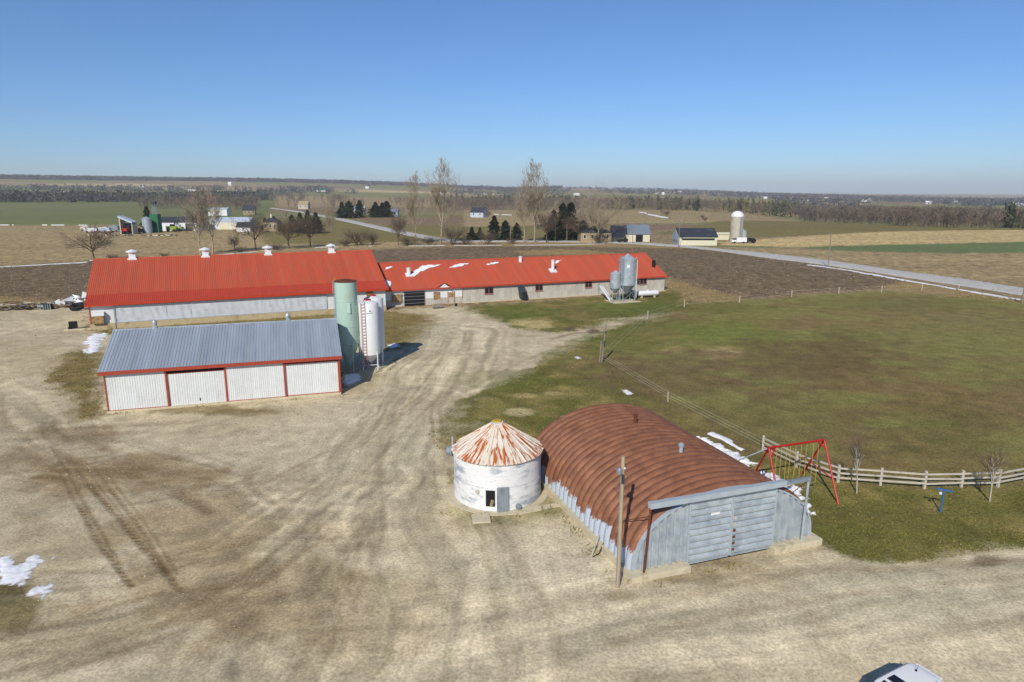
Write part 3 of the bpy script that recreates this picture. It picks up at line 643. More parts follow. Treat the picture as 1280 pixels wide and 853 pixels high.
# woods: one mass of leafless trees each, merged from a few shapes
def wood_shape(seed, n):
    r = np.random.default_rng(seed); T = []
    for k in range(n):
        z0 = r.uniform(.12, .8); a = r.uniform(0, 6.28); q = .05+.30*math.sqrt(max(0, 1-abs(z0-.55)/.6)); p = np.array([0, 0, z0*.8]); e = np.array([math.cos(a)*q*r.uniform(.4, 1), math.sin(a)*q*r.uniform(.4, 1), min(1, z0+r.uniform(.1, .3))])
        sd = np.cross(e-p, r.normal(0, 1, 3)); sd /= np.linalg.norm(sd)+1e-9
        T.append([p, e+sd*.014, e-sd*.014])
        e2 = e+r.normal(0, .09, 3); sd2 = r.normal(0, 1, 3); sd2 /= np.linalg.norm(sd2); T.append([e*.6+p*.4, e2+sd2*.016, e2-sd2*.016])
    for a in (0, 2.1, 4.2):
        T.append([[math.cos(a)*.022, math.sin(a)*.022, -.02], [math.cos(a+2.1)*.022, math.sin(a+2.1)*.022, -.02], [0, 0, .9]])
    return np.array(T)
def clump_shape(seed, n, rad, kind):
    r = np.random.default_rng(seed); T = []
    for k in range(n):
        d = r.normal(0, 1, 3); d /= np.linalg.norm(d)
        if kind == 'cone': z = r.random()**.8; c = np.array([d[0]*rad*(1-z), d[1]*rad*(1-z), .05+.9*z])
        else: c = np.array([d[0]*rad, d[1]*rad, .55+d[2]*.4])*np.array([1, 1, 1]); 
        s = r.normal(0, .11, (3, 3)); T.append(c+s)
    return np.array(T)
SH = dict(wood=[wood_shape(s, 34) for s in range(6)], thin=[wood_shape(s+20, 16) for s in range(4)], clump=[clump_shape(s, 20, .42, 'ball') for s in range(5)], cone=[clump_shape(s+9, 20, .28, 'cone') for s in range(4)])
def wood(name, label, X, Y, Hh, shapes, cols_, seed, wide=1.0):
    r = np.random.default_rng(seed); Z = hz(X, Y); idx = r.integers(0, len(shapes), len(X)); vs = []; cs = []
    pal_ = np.array([srgb(c) for c in cols_])
    for s in range(len(shapes)):
        k = idx == s; n = int(k.sum())
        if not n: continue
        a = r.uniform(0, 6.28, n); ca, sa = np.cos(a), np.sin(a); P = shapes[s].reshape(-1, 3); hh = Hh[k][:, None]*r.uniform(.7, 1.15, (n, 1)); ww = hh*wide*r.uniform(.8, 1.2, (n, 1))
        x = X[k][:, None]+(P[None, :, 0]*ca[:, None]-P[None, :, 1]*sa[:, None])*ww; y_ = Y[k][:, None]+(P[None, :, 0]*sa[:, None]+P[None, :, 1]*ca[:, None])*ww; z = Z[k][:, None]+P[None, :, 2]*hh
        vs.append(np.stack([x, y_, z], -1).reshape(-1, 3)); c = pal_[r.integers(0, len(pal_), n)]*r.uniform(.88, 1.12, (n, 1)); cs.append(np.repeat(c, len(P), 0))
    v = np.concatenate(vs); c = np.concatenate(cs)
    return tag(mesh_np(name, v, np.arange(len(v)).reshape(-1, 3), m_vcol, cols={'cover': c}), label, 'trees', kind='stuff')
BR = ((104,94,88),(96,88,84),(112,100,92)); DK = ((66,74,56),(56,66,50),(78,80,66)); FB = ((84,86,96),(76,80,90),(94,94,100))  # FB: far trees, distance haze put into the colour as blue grey
def in_px(n, poly, seed):
    r = np.random.default_rng(seed); xs = [p[0] for p in poly]; pts = []
    wp = [tuple(G(*p)[:2]) for p in poly]; x0, x1 = min(p[0] for p in wp), max(p[0] for p in wp); y0, y1 = min(p[1] for p in wp), max(p[1] for p in wp)
    X = r.uniform(x0, x1, n*6); Y = r.uniform(y0, y1, n*6); k = inpoly(X, Y, wp); return X[k][:n], Y[k][:n]
def in_band(n, xa, xb, r0, r1, seed, patch=0.0, psc=500):
    r = np.random.default_rng(seed); s = r.uniform((xa-640)/F, (xb-640)/F, n*3); rr = np.sqrt(r.uniform(r0*r0, r1*r1, n*3)); Y = rr/np.sqrt(1+s*s); X = s*Y
    k = fbm(X/psc, Y/psc, seed, 3) > patch; return X[k][:n], Y[k][:n]
X, Y = in_px(1900, [(1000,269),(1080,275),(1140,281.5),(1280,283.5),(1480,285),(1480,266),(1280,264),(1100,261),(1000,261)], 1)
wood('bare_wood', 'large brown leafless wood across the fields at right', X, Y, np.full(len(X), 13.), SH['wood'], BR, 1, 1.0)
X, Y = in_px(60, [(1248,281.5),(1290,284),(1420,285),(1420,281),(1300,279),(1250,279)], 2)
wood('conifer_wood', 'dark conifers at the right end of the leafless wood', X, Y, np.full(len(X), 15.), SH['cone'], DK, 2, .9)
X, Y = in_px(1050, [(560,264),(780,264),(900,263.5),(1010,264),(1010,258),(900,257.5),(560,257)], 3)
wood('bare_wood', 'long grey leafless wood behind the field with the concrete tower silo', X, Y, np.full(len(X), 13.), SH['thin'], BR, 3, 1.0)
X, Y = in_band(260, 560, 1000, 870, 1300, 4, .55, 200)
wood('conifer_wood', 'scattered dark conifers within the long grey wood', X, Y, np.full(len(X), 15.), SH['cone'], DK+((104,100,56),), 4, .9)
X, Y = in_band(450, 300, 640, 900, 1500, 5, .58, 160)
wood('bare_wood', 'grey leafless trees scattered beyond the road bend', X, Y, np.full(len(X), 14.), SH['thin'], BR, 5, 1.1)
X, Y = in_band(1000, -160, 340, 1420, 1620, 6, .3, 200)
wood('mixed_wood', 'dark tree belt along the far edge of the green field', X, Y, np.full(len(X), 16.), SH['clump'], FB+DK, 6, 1.0)
X, Y = in_band(260, 180, 330, 900, 1250, 16, .4, 100)
wood('bare_wood', 'bare trees at the right end of the green field', X, Y, np.full(len(X), 15.), SH['thin'], BR, 16, 1.1)
X, Y = in_band(500, -160, 420, 2250, 2420, 7, .45, 200)
wood('bare_wood', 'thin tree rows on the far tan slope at left', X, Y, np.full(len(X), 14.), SH['clump'], FB, 7, .9)
X, Y = in_band(8000, -260, 700, 3700, 4900, 8, .46, 1100)
wood('hill_forest', 'blue grey forest along the skyline hills at left', X, Y, np.full(len(X), 17.), SH['clump'], FB, 8, 1.7)
X, Y = in_band(900, 330, 1000, 1600, 3400, 9, .64, 330)
wood('hill_forest', 'patches of forest on the middle distant slopes', X, Y, np.full(len(X), 15.), SH['clump'], FB, 9, 1.3)
X, Y = in_band(5200, 620, 1560, 2600, 5400, 10, .53, 600)
wood('hill_forest', 'flat dark forest to the skyline at right', X, Y, np.full(len(X), 14.), SH['clump'], FB, 10, 1.6)
X, Y = in_band(900, 960, 1560, 1000, 2500, 11, .58, 260)
wood('hill_forest', 'scattered trees of the plain beyond the right hand wood', X, Y, np.full(len(X), 13.), SH['clump'], FB, 11, 1.2)
for i, (x, y_, tp) in enumerate(((833,270,262),(827,266,262),(878,273,268),(881,276.5,270.5),(938,268,262),(994,270,262),(1060,276,268))):
    place_tree('shrub_a', x, y_, tp, 'tiny lone bush out on the far tan field, %s from the left' % ('second','first','third','fourth','fifth','sixth','seventh')[i], 'lone bushes on the far field', 1.2, 'bare_bush', 'bush')

# ================================================================== BUILDINGS
def ribbed(name, W, L, n, rh, rw, mat, sag=0):
    xs = [(0, 0)]
    for k in range(n):
        c = W*(k+.5)/n; xs += [(c-rw, 0), (c-rw*.45, rh), (c+rw*.45, rh), (c+rw, 0)]
    xs.append((W-.006, 0)); m = MB(); k = len(xs)
    m.add([(x, 0, z) for x, z in xs]+[(x, L, z) for x, z in xs]+[(x, 0, z-.03) for x, z in xs], [(i, i+1, k+i+1, k+i) for i in range(k-1)]+[(2*k+i, 2*k+i+1, i+1, i) for i in range(k-1)])
    return m.mesh(name, mat)
def frame(A, ang, ox, oy):
    d = Vector((math.cos(ang), math.sin(ang), 0)); n = Vector((-d.y, d.x, 0)); p = Vector(A)+d*ox+n*oy; p.z = 0; return p
def roof_gable(root, x0, x1, ye, ridge_y, zb, zt, mat_deck, panel, pw, back=True, name='roof'):
    """solid deck, then one sheet after another on the slopes; eave at (ye, zb), ridge at (ridge_y, zt)"""
    yb = 2*ridge_y-ye; al = math.atan2(zt-zb, ridge_y-ye)
    roof = MB().prism([(x0, ye, zb-.14), (x0, ridge_y, zt-.14), (x0, yb, zb-.14), (x0, yb, zb), (x0, ridge_y, zt), (x0, ye, zb)], (x1-x0, 0, 0)).build(name, mat_deck, root)
    n = max(1, round((x1-x0)/pw)); w_ = (x1-x0)/n
    for k in range(n):
        put('roof_panel', panel, roof, (x0+k*w_, ye, zb+.035), (al, 0, 0), (w_/pw, 1, 1))
        if back: put('roof_panel', panel, roof, (x0+(k+1)*w_, yb, zb+.035), (al, 0, math.pi), (w_/pw, 1, 1))
    return roof
def slope_len(ye, ry, zb, zt): return math.hypot(ry-ye, zt-zb)
def wallbox(root, ang, parent, name, mat, x0, y0, x1, y1, ya, yb, plane=0.0):
    a = onto(root.location, ang, x0, y1, plane); b = onto(root.location, ang, x1, y0, plane)
    c = onto(root.location, ang, x1, y1, plane); zb = (a[1]+c[1])/2; t = onto(root.location, ang, x0, y0, plane); zt = (t[1]+b[1])/2
    return MB().bb(a[0], b[0], ya, yb, zb, zt).build(name, mat, parent), (a[0], b[0], zb, zt)

# ---- machine shed with zinc roof ------------------------------------------------
a1 = R(17.2); p = frame(G(122, 466, 4.4), a1, .4, .4); L1 = 22.9; W1 = 14.4
shed = thing('machine_shed', 'white machine shed with grey metal roof and red trim before the red barn', 'shed', p, a1); FOOT.append((p.x, p.y, a1, -.4, L1+.4, -.5, W1+.5))
ye, ry, zb, zt = -.4, 7.2, 4.4, 7.25
pn = ribbed('roof_panel', .9, slope_len(ye, ry, zb, zt), 3, .035, .035, m_zincroof)
rf = roof_gable(shed, -.4, L1+.4, ye, ry, zb, zt, m_galvd, pn, .9)
MB().prism([(-.42, ry-.25, zt-.05), (-.42, ry, zt+.09), (-.42, ry+.25, zt-.05)], (L1+.84, 0, 0)).build('ridge_cap', m_galv, rf)
MB().bb(-.42, L1+.42, ye-.06, ye-.005, zb-.34, zb+.03).build('fascia', m_redtrim, shed)
MB().bb(-.42, L1+.42, 2*ry-ye+.005, 2*ry-ye+.06, zb-.34, zb+.03).build('fascia', m_redtrim, shed)
xb = [0]+[onto(p, a1, x, y_)[0] for x, y_ in ((212, 512), (285, 505), (358, 499))]+[L1]
MB().bb(-.1, L1+.1, -.2, .3, -.4, .22).build('concrete_sill', m_concrete, shed)
MB().bb(0, L1, .16, .3, .22, 4.1).build('wall', m_black, shed)
sheet = ribbed('sheet', .86, 3.78, 4, .022, .04, m_white); sheet2 = ribbed('sheet', .86, 3.45, 4, .022, .04, m_white)
for k in range(4):
    x0, x1 = xb[k]+.09, xb[k+1]-.09; door = k in (1, 3); y_ = .06 if door else -.06; z0, h = (.16 if k == 1 else .3, 3.45) if door else (.28, 3.78)
    bay = MB().bb(x0, x1, y_+.02, y_+.07, z0, z0+h).build('sliding_door' if door else 'wall_bay', m_white, shed)
    n = round((x1-x0)/.86)
    for q in range(n): put('wall_sheet', sheet2 if door else sheet, bay, (x0+(x1-x0)*q/n, y_, z0), (math.pi/2, 0, 0), ((x1-x0)/n/.86, 1, 1))
    MB().bb(x0, x1, y_-.05, y_+.015, z0-.09, z0-.004).build('bottom_trim', m_redtrim, bay)
    if door: MB().bb(x0, x1, y_-.03, y_+.05, z0+h+.004, z0+h+.12).build('door_track', m_redtrim, shed)
    if k == 1: MB().box((x0+2.9, y_-.06, z0+.55), (.07, .05, .3)).build('door_handle', m_black, bay)
for k, x in enumerate(xb):
    MB().bb(x-(.02 if k == 0 else .09), x+(.16 if k == 4 else .085), -.14, .12, .1, 4.06).build('post', m_redtrim, shed)
for x in (0, L1):
    MB().prism([(x, .3, -.2), (x, W1-.3, -.2), (x, W1-.3, 4.2), (x, ry, 6.95), (x, .3, 4.2)], (.12 if x == 0 else -.12, 0, 0)).build('end_wall', m_white, shed)
MB().bb(.2, L1-.2, W1-.3, W1-.15, -.2, 4.2).build('back_wall', m_white, shed)
for px, py in ((194, 413), (360, 405)):
    x = onto(p, a1, px, py, ry)[0]; v = MB().bb(x-.2, x+.2, ry-.2, ry+.2, zt-.1, zt+.35).build('roof_vent', m_galv, shed)
    MB().lathe([(.0,zt+.95),(.12,zt+.92),(.24,zt+.75),(.27,zt+.55),(.22,zt+.4),(.2,zt+.3)], 12, (x, ry)).build('vent_cap', m_galv, v, True)

# ---- big red barn ------------------------------------------------
a2 = R(23.1); p = frame(G(105, 382, 4.2), a2, .5, .6); L2 = 48.4; ry2 = 13.9
barn = thing('red_roofed_barn', 'long dairy barn with tall red metal roof, white curtain wall and four white ventilators', 'barn', p, a2); FOOT.append((p.x, p.y, a2, -.5, L2+.5, -.3, 29))
ye, zb, zt = -.6, 4.2, 10.25; yk, zk = 2.3, 4.2+2.9*.40
pn = ribbed('roof_panel', .9, math.hypot(ry2-yk, zt-zk-.03), 3, .05, .05, m_redroof); pnl = ribbed('roof_panel', .9, math.hypot(yk-ye, zk-zb)+.1, 3, .05, .05, m_redband)
rf = MB().prism([(-.5, ye, zb-.25), (-.5, yk, zk-.25), (-.5, ry2, zt-.25), (-.5, 2*ry2-ye, zb-.25), (-.5, 2*ry2-ye, zb), (-.5, ry2, zt), (-.5, yk, zk), (-.5, ye, zb)], (L2+1, 0, 0)).build('roof', m_redband, barn)
n = 55; w_ = (L2+1)/n; al = math.atan2(zt-zk, ry2-yk); all_ = math.atan2(zk-zb, yk-ye)
for k in range(n):
    put('roof_panel', pn, rf, (-.5+k*w_, yk, zk+.07), (al, 0, 0), (w_/.9, 1, 1)); put('roof_panel', pnl, rf, (-.5+k*w_, ye, zb+.03), (all_, 0, 0), (w_/.9, 1, 1))
MB().prism([(-.52, ry2-.3, zt-.03), (-.52, ry2, zt+.16), (-.52, ry2+.3, zt-.03)], (L2+1.04, 0, 0)).build('ridge_cap', m_redroof, rf)
MB().bb(-.52, L2+.52, ye-.05, ye-.004, zb-.3, zb+.02).build('fascia', M('orange_fascia', lin(196,66,34), .5), barn)
MB().bb(-.1, L2, -.25, .3, -.4, .95).build('foundation', m_yconcrete, barn)
MB().bb(0, L2, .1, .3, .95, 4.0).build('wall', m_white, barn)
x0 = onto(p, a2, 145, 400)[0]
for k in range(9):   # ten curtain drops along the open side
    xa = x0-.02+(37.5-x0)*k/9; xc = x0+(37.5-x0)*(k+1)/9; nx, nz = 34, 12
    u, v = np.meshgrid(np.linspace(xa, xc, nx), np.linspace(0, 1, nz)); fold = (fbm(u*1.1+v*1.3, v*2+u*.15, 30, 3)-.5)*.16+.04*np.sin((u+v*1.1)*5+k)*vnoise(u*.4, v*1.5, 4)
    V = np.stack([u.ravel(), (-.02-fold*1.5*np.sin(v*math.pi)).ravel()-.05-.006*(k % 2), (1.0+v*2.75-.18*0).ravel()], 1); i0 = (np.arange(nz-1)[:, None]*nx+np.arange(nx-1)).ravel()
    mesh_np('curtain', V, np.stack([i0, i0+1, i0+nx+1, i0+nx], 1), m_curtain, barn, True)
    MB().bb(xc-.03, xc+.03, -.075, -.055, 1.0, 3.75).build('curtain_strap', m_curtain, barn)
MB().tube((x0, -.16, .98), (37.5, -.16, .98), .04).build('curtain_pipe', m_galvd, barn)
MB().tube((x0-.1, -.3, -.2), (x0-.1, -.3, 3.8), .06).build('downpipe', m_galvd, barn)
ht = wallbox(barn, a2, barn, 'feed_hatch', m_ply, 116, 395, 130, 404, -.75, .1)[0]
wallbox(barn, a2, ht, 'hatch_lid', m_silowhite, 115.5, 390, 130.5, 394.5, -.8, .1)
MB().bb(-.03, .12, -.02, .1, .96, 4.0).build('corner_trim', m_redtrim, barn)
wallbox(barn, a2, barn, 'door', M('brown_door', lin(150,108,66), .7), 459, 363, 466, 383, -.12, .09)
wallbox(barn, a2, barn, 'side_panel', m_silowhite, 468, 374, 474, 383, -.14, .09)
for x in (0, L2):
    MB().prism([(x, .3, -.3), (x, 27.5, -.3), (x, 27.5, 4.1), (x, ry2, 9.9), (x, .3, 4.1)], (.15 if x == 0 else -.15, 0, 0)).build('gable_wall', m_white, barn)
MB().bb(.2, L2-.2, 27.3, 27.5, -.3, 4.05).build('back_wall', m_white, barn)
for px, py in ((166, 325), (257, 321), (335, 318), (414, 315)):
    x = onto(p, a2, px, py, ry2)[0]; v = MB().bb(x-.55, x+.55, ry2-.55, ry2+.55, zt-.3, zt+1.05).build('ridge_ventilator', m_silowhite, barn)
    MB().lathe([(.05,zt+1.62),(.55,zt+1.45),(1.0,zt+1.28),(1.0,zt+1.1),(.5,zt+1.06)], 8, (x, ry2)).build('ventilator_cap', m_silowhite, v)
    MB().prism([(x-.75, ry2-.75, zt-.28), (x+.75, ry2-.75, zt-.28), (x+.75, ry2+.75, zt-.28), (x-.75, ry2+.75, zt-.28)], (0, 0, .32)).build('flashing', m_silowhite, v)

# ---- long low barn ------------------------------------------------
a3 = R(21.3); p = frame(G(487.5, 363.5, 3.35), a3, 0, .5); L3 = onto(p, a3, 830.5, 360)[0]; ry3 = 9.2
lb = thing('long_low_barn', 'long low barn with red roof and pale metal siding joined to the big red barn', 'barn', p, a3); FOOT.append((p.x, p.y, a3, -3, L3+.5, -.3, 19))
ye, zb, zt = -.5, 3.35, 3.35+9.7*.46
XS = -1.6
pn = ribbed('roof_panel', .9, slope_len(ye, ry3, zb, zt), 3, .03, .035, m_redroof)
rf3 = roof_gable(lb, XS, L3+.4, ye, ry3, zb, zt, m_redband, pn, .9, back=False)
MB().prism([(XS, ry3-.3, zt-.06), (XS, ry3, zt+.1), (XS, ry3+.3, zt-.06)], (L3+.4-XS, 0, 0)).build('ridge_cap', m_redroof, rf3)
MB().bb(XS, L3+.42, ye-.06, ye-.004, zb-.2, zb+.02).build('fascia', m_redband, lb)
xm = onto(p, a3, 578, 372)[0]; xw0 = -3.0
MB().bb(xw0, xm, .0, .25, -.3, 1.35).build('block_wall', m_siding, lb); MB().bb(xw0, xm, .03, .25, 1.354, 3.3).build('upper_wall', m_silowhite, lb)
MB().bb(xm, L3, .06, .25, -.3, 3.3).build('wall', m_siding, lb)
MB().bb(xm-.06, xm+.06, -.05, .05, 1.0, 3.2).build('corner_trim', m_pink, lb)
sh = ribbed('siding_sheet', .9, 3.05, 3, .02, .05, m_siding); n = round((L3-xm)/.9)
for k in range(n): put('siding_sheet', sh, lb, (xm+(L3-xm)*k/n, .05, .2), (math.pi/2, 0, 0), ((L3-xm)/n/.9, 1, 1))
MB().bb(xm, L3+.1, -.55, .3, -.3, .12).build('concrete_apron', m_concrete, lb)
MB().prism([(L3, .25, -.3), (L3, 18, -.3), (L3, 18, 3.3), (L3, ry3, zt-.2), (L3, .25, 3.3)], (-.15, 0, 0)).build('gable_wall', m_siding, lb)
MB().bb(xw0, L3-.2, 18, 18.2, -.3, 3.3).build('back_wall', m_siding, lb)
def window(x0, y0, x1, y1):
    f, (xa, xb_, za, zc) = wallbox(lb, a3, lb, 'window', m_pink, x0, y0, x1, y1, -.08, .05)
    w3 = (xb_-xa-.3)/2
    for q in (0, 1):
        MB().bb(xa+.1+q*(w3+.1), xa+.1+q*(w3+.1)+w3, -.1, -.082, za+.1, zc-.1).build('pane', m_glass, f)
    MB().bb(xa-.05, xb_+.05, -.14, .05, za-.1, za-.004).build('sill', m_pink, f)
for q in ((605.5,359.5,616.5,367.5), (669,356,678.5,363.5), (731,352,740,359.5), (799.5,348,808.5,355.5)): window(*q)
# open cattle door, its inner shade painted as a black slab, with gate bars
f, (xa, xb_, za, zc) = wallbox(lb, a3, lb, 'gate', m_black, 505.5, 364.5, 530.5, 384, -.03, .05)
for q in range(4):
    z = max(za, .1)+.45+q*.68; MB().tube((xa, -.09, z), (xb_, -.09, z), .05).build('gate_bar', m_chrome, f)
MB().bb(xb_, xb_+.1, -.09, .05, 0, zc).build('door_frame', m_pink, lb)
wb = wallbox(lb, a3, lb, 'wooden_hatch', m_ply, 490, 368, 501, 377.5, -.45, .05)[0]; wallbox(lb, a3, wb, 'hatch_lid', m_siding, 489.5, 366.5, 501.5, 368.2, -.55, .05)
f, q = wallbox(lb, a3, lb, 'window', m_wood, 542, 365, 550, 375, -.07, .05); MB().bb(q[0]+.12, q[1]-.12, -.09, -.075, q[2]+.1, q[3]-.1).build('pane', m_ply, f)
f, q = wallbox(lb, a3, lb, 'door', m_rail, 560.5, 365, 567.5, 382, -.08, .05)
MB().bb(q[0]-.12, q[0], -.1, .05, q[2], q[3]+.1).build('door_frame', m_redtrim, f); MB().bb(q[1], q[1]+.12, -.1, .05, q[2], q[3]+.1).build('door_frame', m_redtrim, f)
MB().bb(q[0]+.1, q[1]-.1, -.1, -.082, q[3]-1.1, q[3]-.15).build('pane', m_ply, f)
MB().tube(((q[0]+q[1])/2, -.12, q[3]+.45), ((q[0]+q[1])/2, -.5, q[3]+.45), .09).build('yard_lamp', m_darkgrey, lb)
# small dormer over the door
x0d, _ = onto(p, a3, 544, 360, -.3); x1d, _ = onto(p, a3, 567, 359, -.3); xc = (x0d+x1d)/2
dm = MB().prism([(x0d, -.5, 3.38), (xc, -.5, 4.45), (xc, 2.2, 4.5)], (0, 0, -.12)).prism([(x1d, -.5, 3.38), (xc, -.5, 4.45), (xc, 2.2, 4.5)], (0, 0, -.12)).build('dormer_roof', m_redroof, lb)
MB().prism([(x0d+.9, -.45, 3.42), (x1d-.9, -.45, 3.42), (xc, -.45, 4.15)], (0, .1, 0)).build('dormer_gable', m_silowhite, dm)
# exhaust hood
q0 = onto(p, a3, 647, 359); q1 = onto(p, a3, 655, 359); q2 = onto(p, a3, 661, 374)
MB().prism([(q0[0], -.02, q0[1]), (q0[0], -.9, q0[1]-.1), (q0[0]+.1, -1.3, 1.5), (q0[0]+.4, -1.5, .3), (q0[0]+.4, -.02, .3)], (1.35, 0, 0)).build('exhaust_hood', m_darkgrey, lb)
MB().tube((q0[0]+.8, -1.35, 1.7), (q0[0]+1.1, -1.7, .15), .52, .42, 14).build('exhaust_duct', m_rubber, lb)
xs = onto(p, a3, 748, 363)[0]; MB().tube((xs, -.15, 2.9), (xs, -.15, .2), .05).build('downpipe', m_galvd, lb)
v = wallbox(lb, a3, lb, 'wall_fan', m_darkgrey, 796, 350, 798.5, 354.5, -.3, .05)[0]
def rpt(px, py, off=0):   # pixel -> local point on the front roof slope
    al = math.atan2(zt-zb, ry3-ye); n_ = Vector((0, -math.sin(al), math.cos(al))); n_.rotate(Matrix.Rotation(a3, 3, 'Z')); p0 = Vector(p)+Matrix.Rotation(a3, 3, 'Z') @ Vector((0, ye, zb+.06+off))
    w3 = ray_plane(px, py, p0, n_)-Vector(p); return Matrix.Rotation(-a3, 3, 'Z') @ w3
def stack(px, py, r_, h, mat, name, base=None):
    c = rpt(px, py); s = MB().tube((c.x, c.y, c.z-.4), (c.x, c.y, c.z+h), r_, r_, 14).build(name, mat, lb, True)
    MB().lathe([(.0, c.z+h+.3), (r_*1.3, c.z+h+.12), (r_*1.3, c.z+h+.06), (r_*.6, c.z+h+.04)], 14, (c.x, c.y)).build('stack_cap', mat, s)
    if base: MB().box((c.x, c.y, c.z+.05), (base, base, .35), rx=math.atan(.46)).build('flashing', mat, s)
stack(511, 344.5, .42, 1.35, m_silowhite, 'exhaust_stack', 1.3); stack(691, 339, .36, 2.2, m_silowhite, 'exhaust_stack', 1.5); stack(650.5, 327, .36, .9, m_silowhite, 'exhaust_stack'); stack(817, 333.5, .4, 1.2, m_black, 'exhaust_stack')
def roof_snow(label, pts, h=.07):
    o = thing('snow_patch', label, 'snow', p, a3, 'leftover snow'); n_ = Vector((0, -.42, .9))*h; Q = []
    P = [rpt(*q, .04) for q in pts]
    for a, b in zip(P, P[1:]+P[:1]):
        for t in (0, .33, .66): Q.append(a.lerp(b, t)+Vector((random.gauss(0, .1), random.gauss(0, .12), 0)) if t else a.copy())
    al = math.atan2(zt-zb, ry3-ye)
    for q in Q: q.z = zb+.1+(q.y-ye)*math.tan(al)
    MB().prism(Q, n_).build('snow', m_snow, o)
roof_snow('small snow triangle near left end of the long red roof', [(481,337.5),(483,334.5),(491,334)])
roof_snow('largest snow streak beside the left white stack on the long red roof', [(513.5,344),(519,338),(528,332.5),(540,331.5),(551,331),(541,334.5),(532,337.5),(524,341),(518,346)])
roof_snow('second large snow streak on the long red roof', [(561,335),(568,331.5),(576,329.8),(586,329.3),(579,332.5),(570,334.5)])
roof_snow('slim snow streak in the middle of the long red roof', [(608,331),(613,329),(624,328),(619,330),(612,331.5)])
roof_snow('snow streak behind the tall white stack of the long red roof', [(692.5,329),(697,326),(702,324.8),(699,327),(696,329.5)])
roof_snow('snow wedge in the valley where the two red roofs meet', [(479.5,349),(484,351.5),(489,353),(487.5,358),(486,361.5),(483,356)], .12)
# leaning crate and boards beside the door
q = G(547, 385.5); c = thing('wooden_crate', 'weathered wooden crate full of boards against the long barn wall', 'crate', q, a3)
MB().bb(-.95, .95, -.5, .5, .02, .25).build('base', m_darkgrey, c)
for k in range(5): MB().box((-.8+.4*k, -.5, .6), (.34, .05, .75), ry=.05*k-.1).build('board', m_woodgrey, c)
for k in range(4): MB().box((-.6+.4*k, .1, .9), (.16, .06, 1.7), ry=.5-.25*k, rx=.15).build('board', m_rail, c)
# drain spout lying by the bins
q = G(750, 371); q2 = G(762, 377); c = thing('auger_tube', 'white auger tube running from barn wall down to the feed bin pad', 'pipe', q)
MB().tube((0, .3, 2.2), (q2.x-q.x, q2.y-q.y, .35), .22, .22, 10).build('tube', m_silowhite, c); MB().tube((.5, .3, 2.2), (q2.x-q.x+.5, q2.y-q.y, .35), .12, .12, 8).build('tube', m_silowhite, c)

# ---- silos ------------------------------------------------
def ladder(parent, x, y, z0, z1, wd, mat, ang=0, cage=False, step=.32, r_=.025):
    d = Vector((math.cos(ang), math.sin(ang), 0))*(wd/2); c = Vector((x, y, 0)); L_ = MB()
    for s in (-1, 1): L_.tube(c+d*s+Vector((0,0,z0)), c+d*s+Vector((0,0,z1)), r_, r_, 6)
    o = L_.build('ladder', mat, parent); z = z0+.2; rm = MB().tube(-d, d, r_*.8, r_*.8, 5).mesh('rung', mat)
    while z < z1: put('rung', rm, o, (x, y, z)); z += step
    return o
def ringed(prof_r, z0, z1, pitch, amp):
    pr = []; z = z0
    while z < z1-1e-6: pr += [(prof_r, z), (prof_r+amp, z+pitch/2)]; z += pitch
    return pr+[(prof_r, z1)]
p = G(436, 463); p.y = 83.5; p.x = (434-640)/F*(83.5*CT+16*ST); gh = hgt(431, 352, 83.5)
gs_ = thing('green_silo', 'tall pale green hopper silo with rusty yellow stains beside the grey roofed shed', 'silo', p); FOOT.append((p.x, p.y, 0, -1.5, 1.5, -1.5, 1.5))
r_ = 1.38; zc = hgt(436, 429, 83.5); zt_ = hgt(437, 459, 83.5)+.1
MB().lathe([(r_, zc), (r_, zc+2.2), (r_+.015, zc+2.21), (r_+.015, zc+2.3), (r_, zc+2.31), (r_, gh-2.4), (r_+.015, gh-2.39), (r_+.015, gh-2.3), (r_, gh-2.29), (r_, gh)], 40).build('body', m_green, gs_, True)
MB().lathe([(r_+.03, gh), (r_+.03, gh+.07), (.5, gh+.28), (.0, gh+.3)], 40).build('lid', m_rust, gs_)
MB().lathe([(.18, max(.3, zt_)), (r_*.98, zc), (r_+.04, zc+.02), (r_+.04, zc+.12)], 40).build('hopper', m_green, gs_, True)
for k in range(4):
    a = k*math.pi/2+.6; MB().beam((r_*math.cos(a), r_*math.sin(a), zc+.5), (r_*math.cos(a)*1.05, r_*math.sin(a)*1.05, -.1), .12, .12).build('leg', m_green, gs_)
ladder(gs_, -r_*.9, -r_*.62, .8, gh+.25, .42, m_galv, -.9); MB().path([(-r_*.85, -r_*.7, gh+.2), (-r_*.7, -r_*.5, gh+.5), (-r_*.3, -.2, gh+.4)], .03).build('handrail', m_capyellow, gs_)
MB().box((r_*.32, -r_*.93, zc+.9-2.0), (.36, .04, .3)).build('hatch', m_silowhite, gs_) if False else None
MB().box((.55, -1.30, gh-3.1), (.5, .06, 1.3)).build('inspection_panel', m_green, gs_)
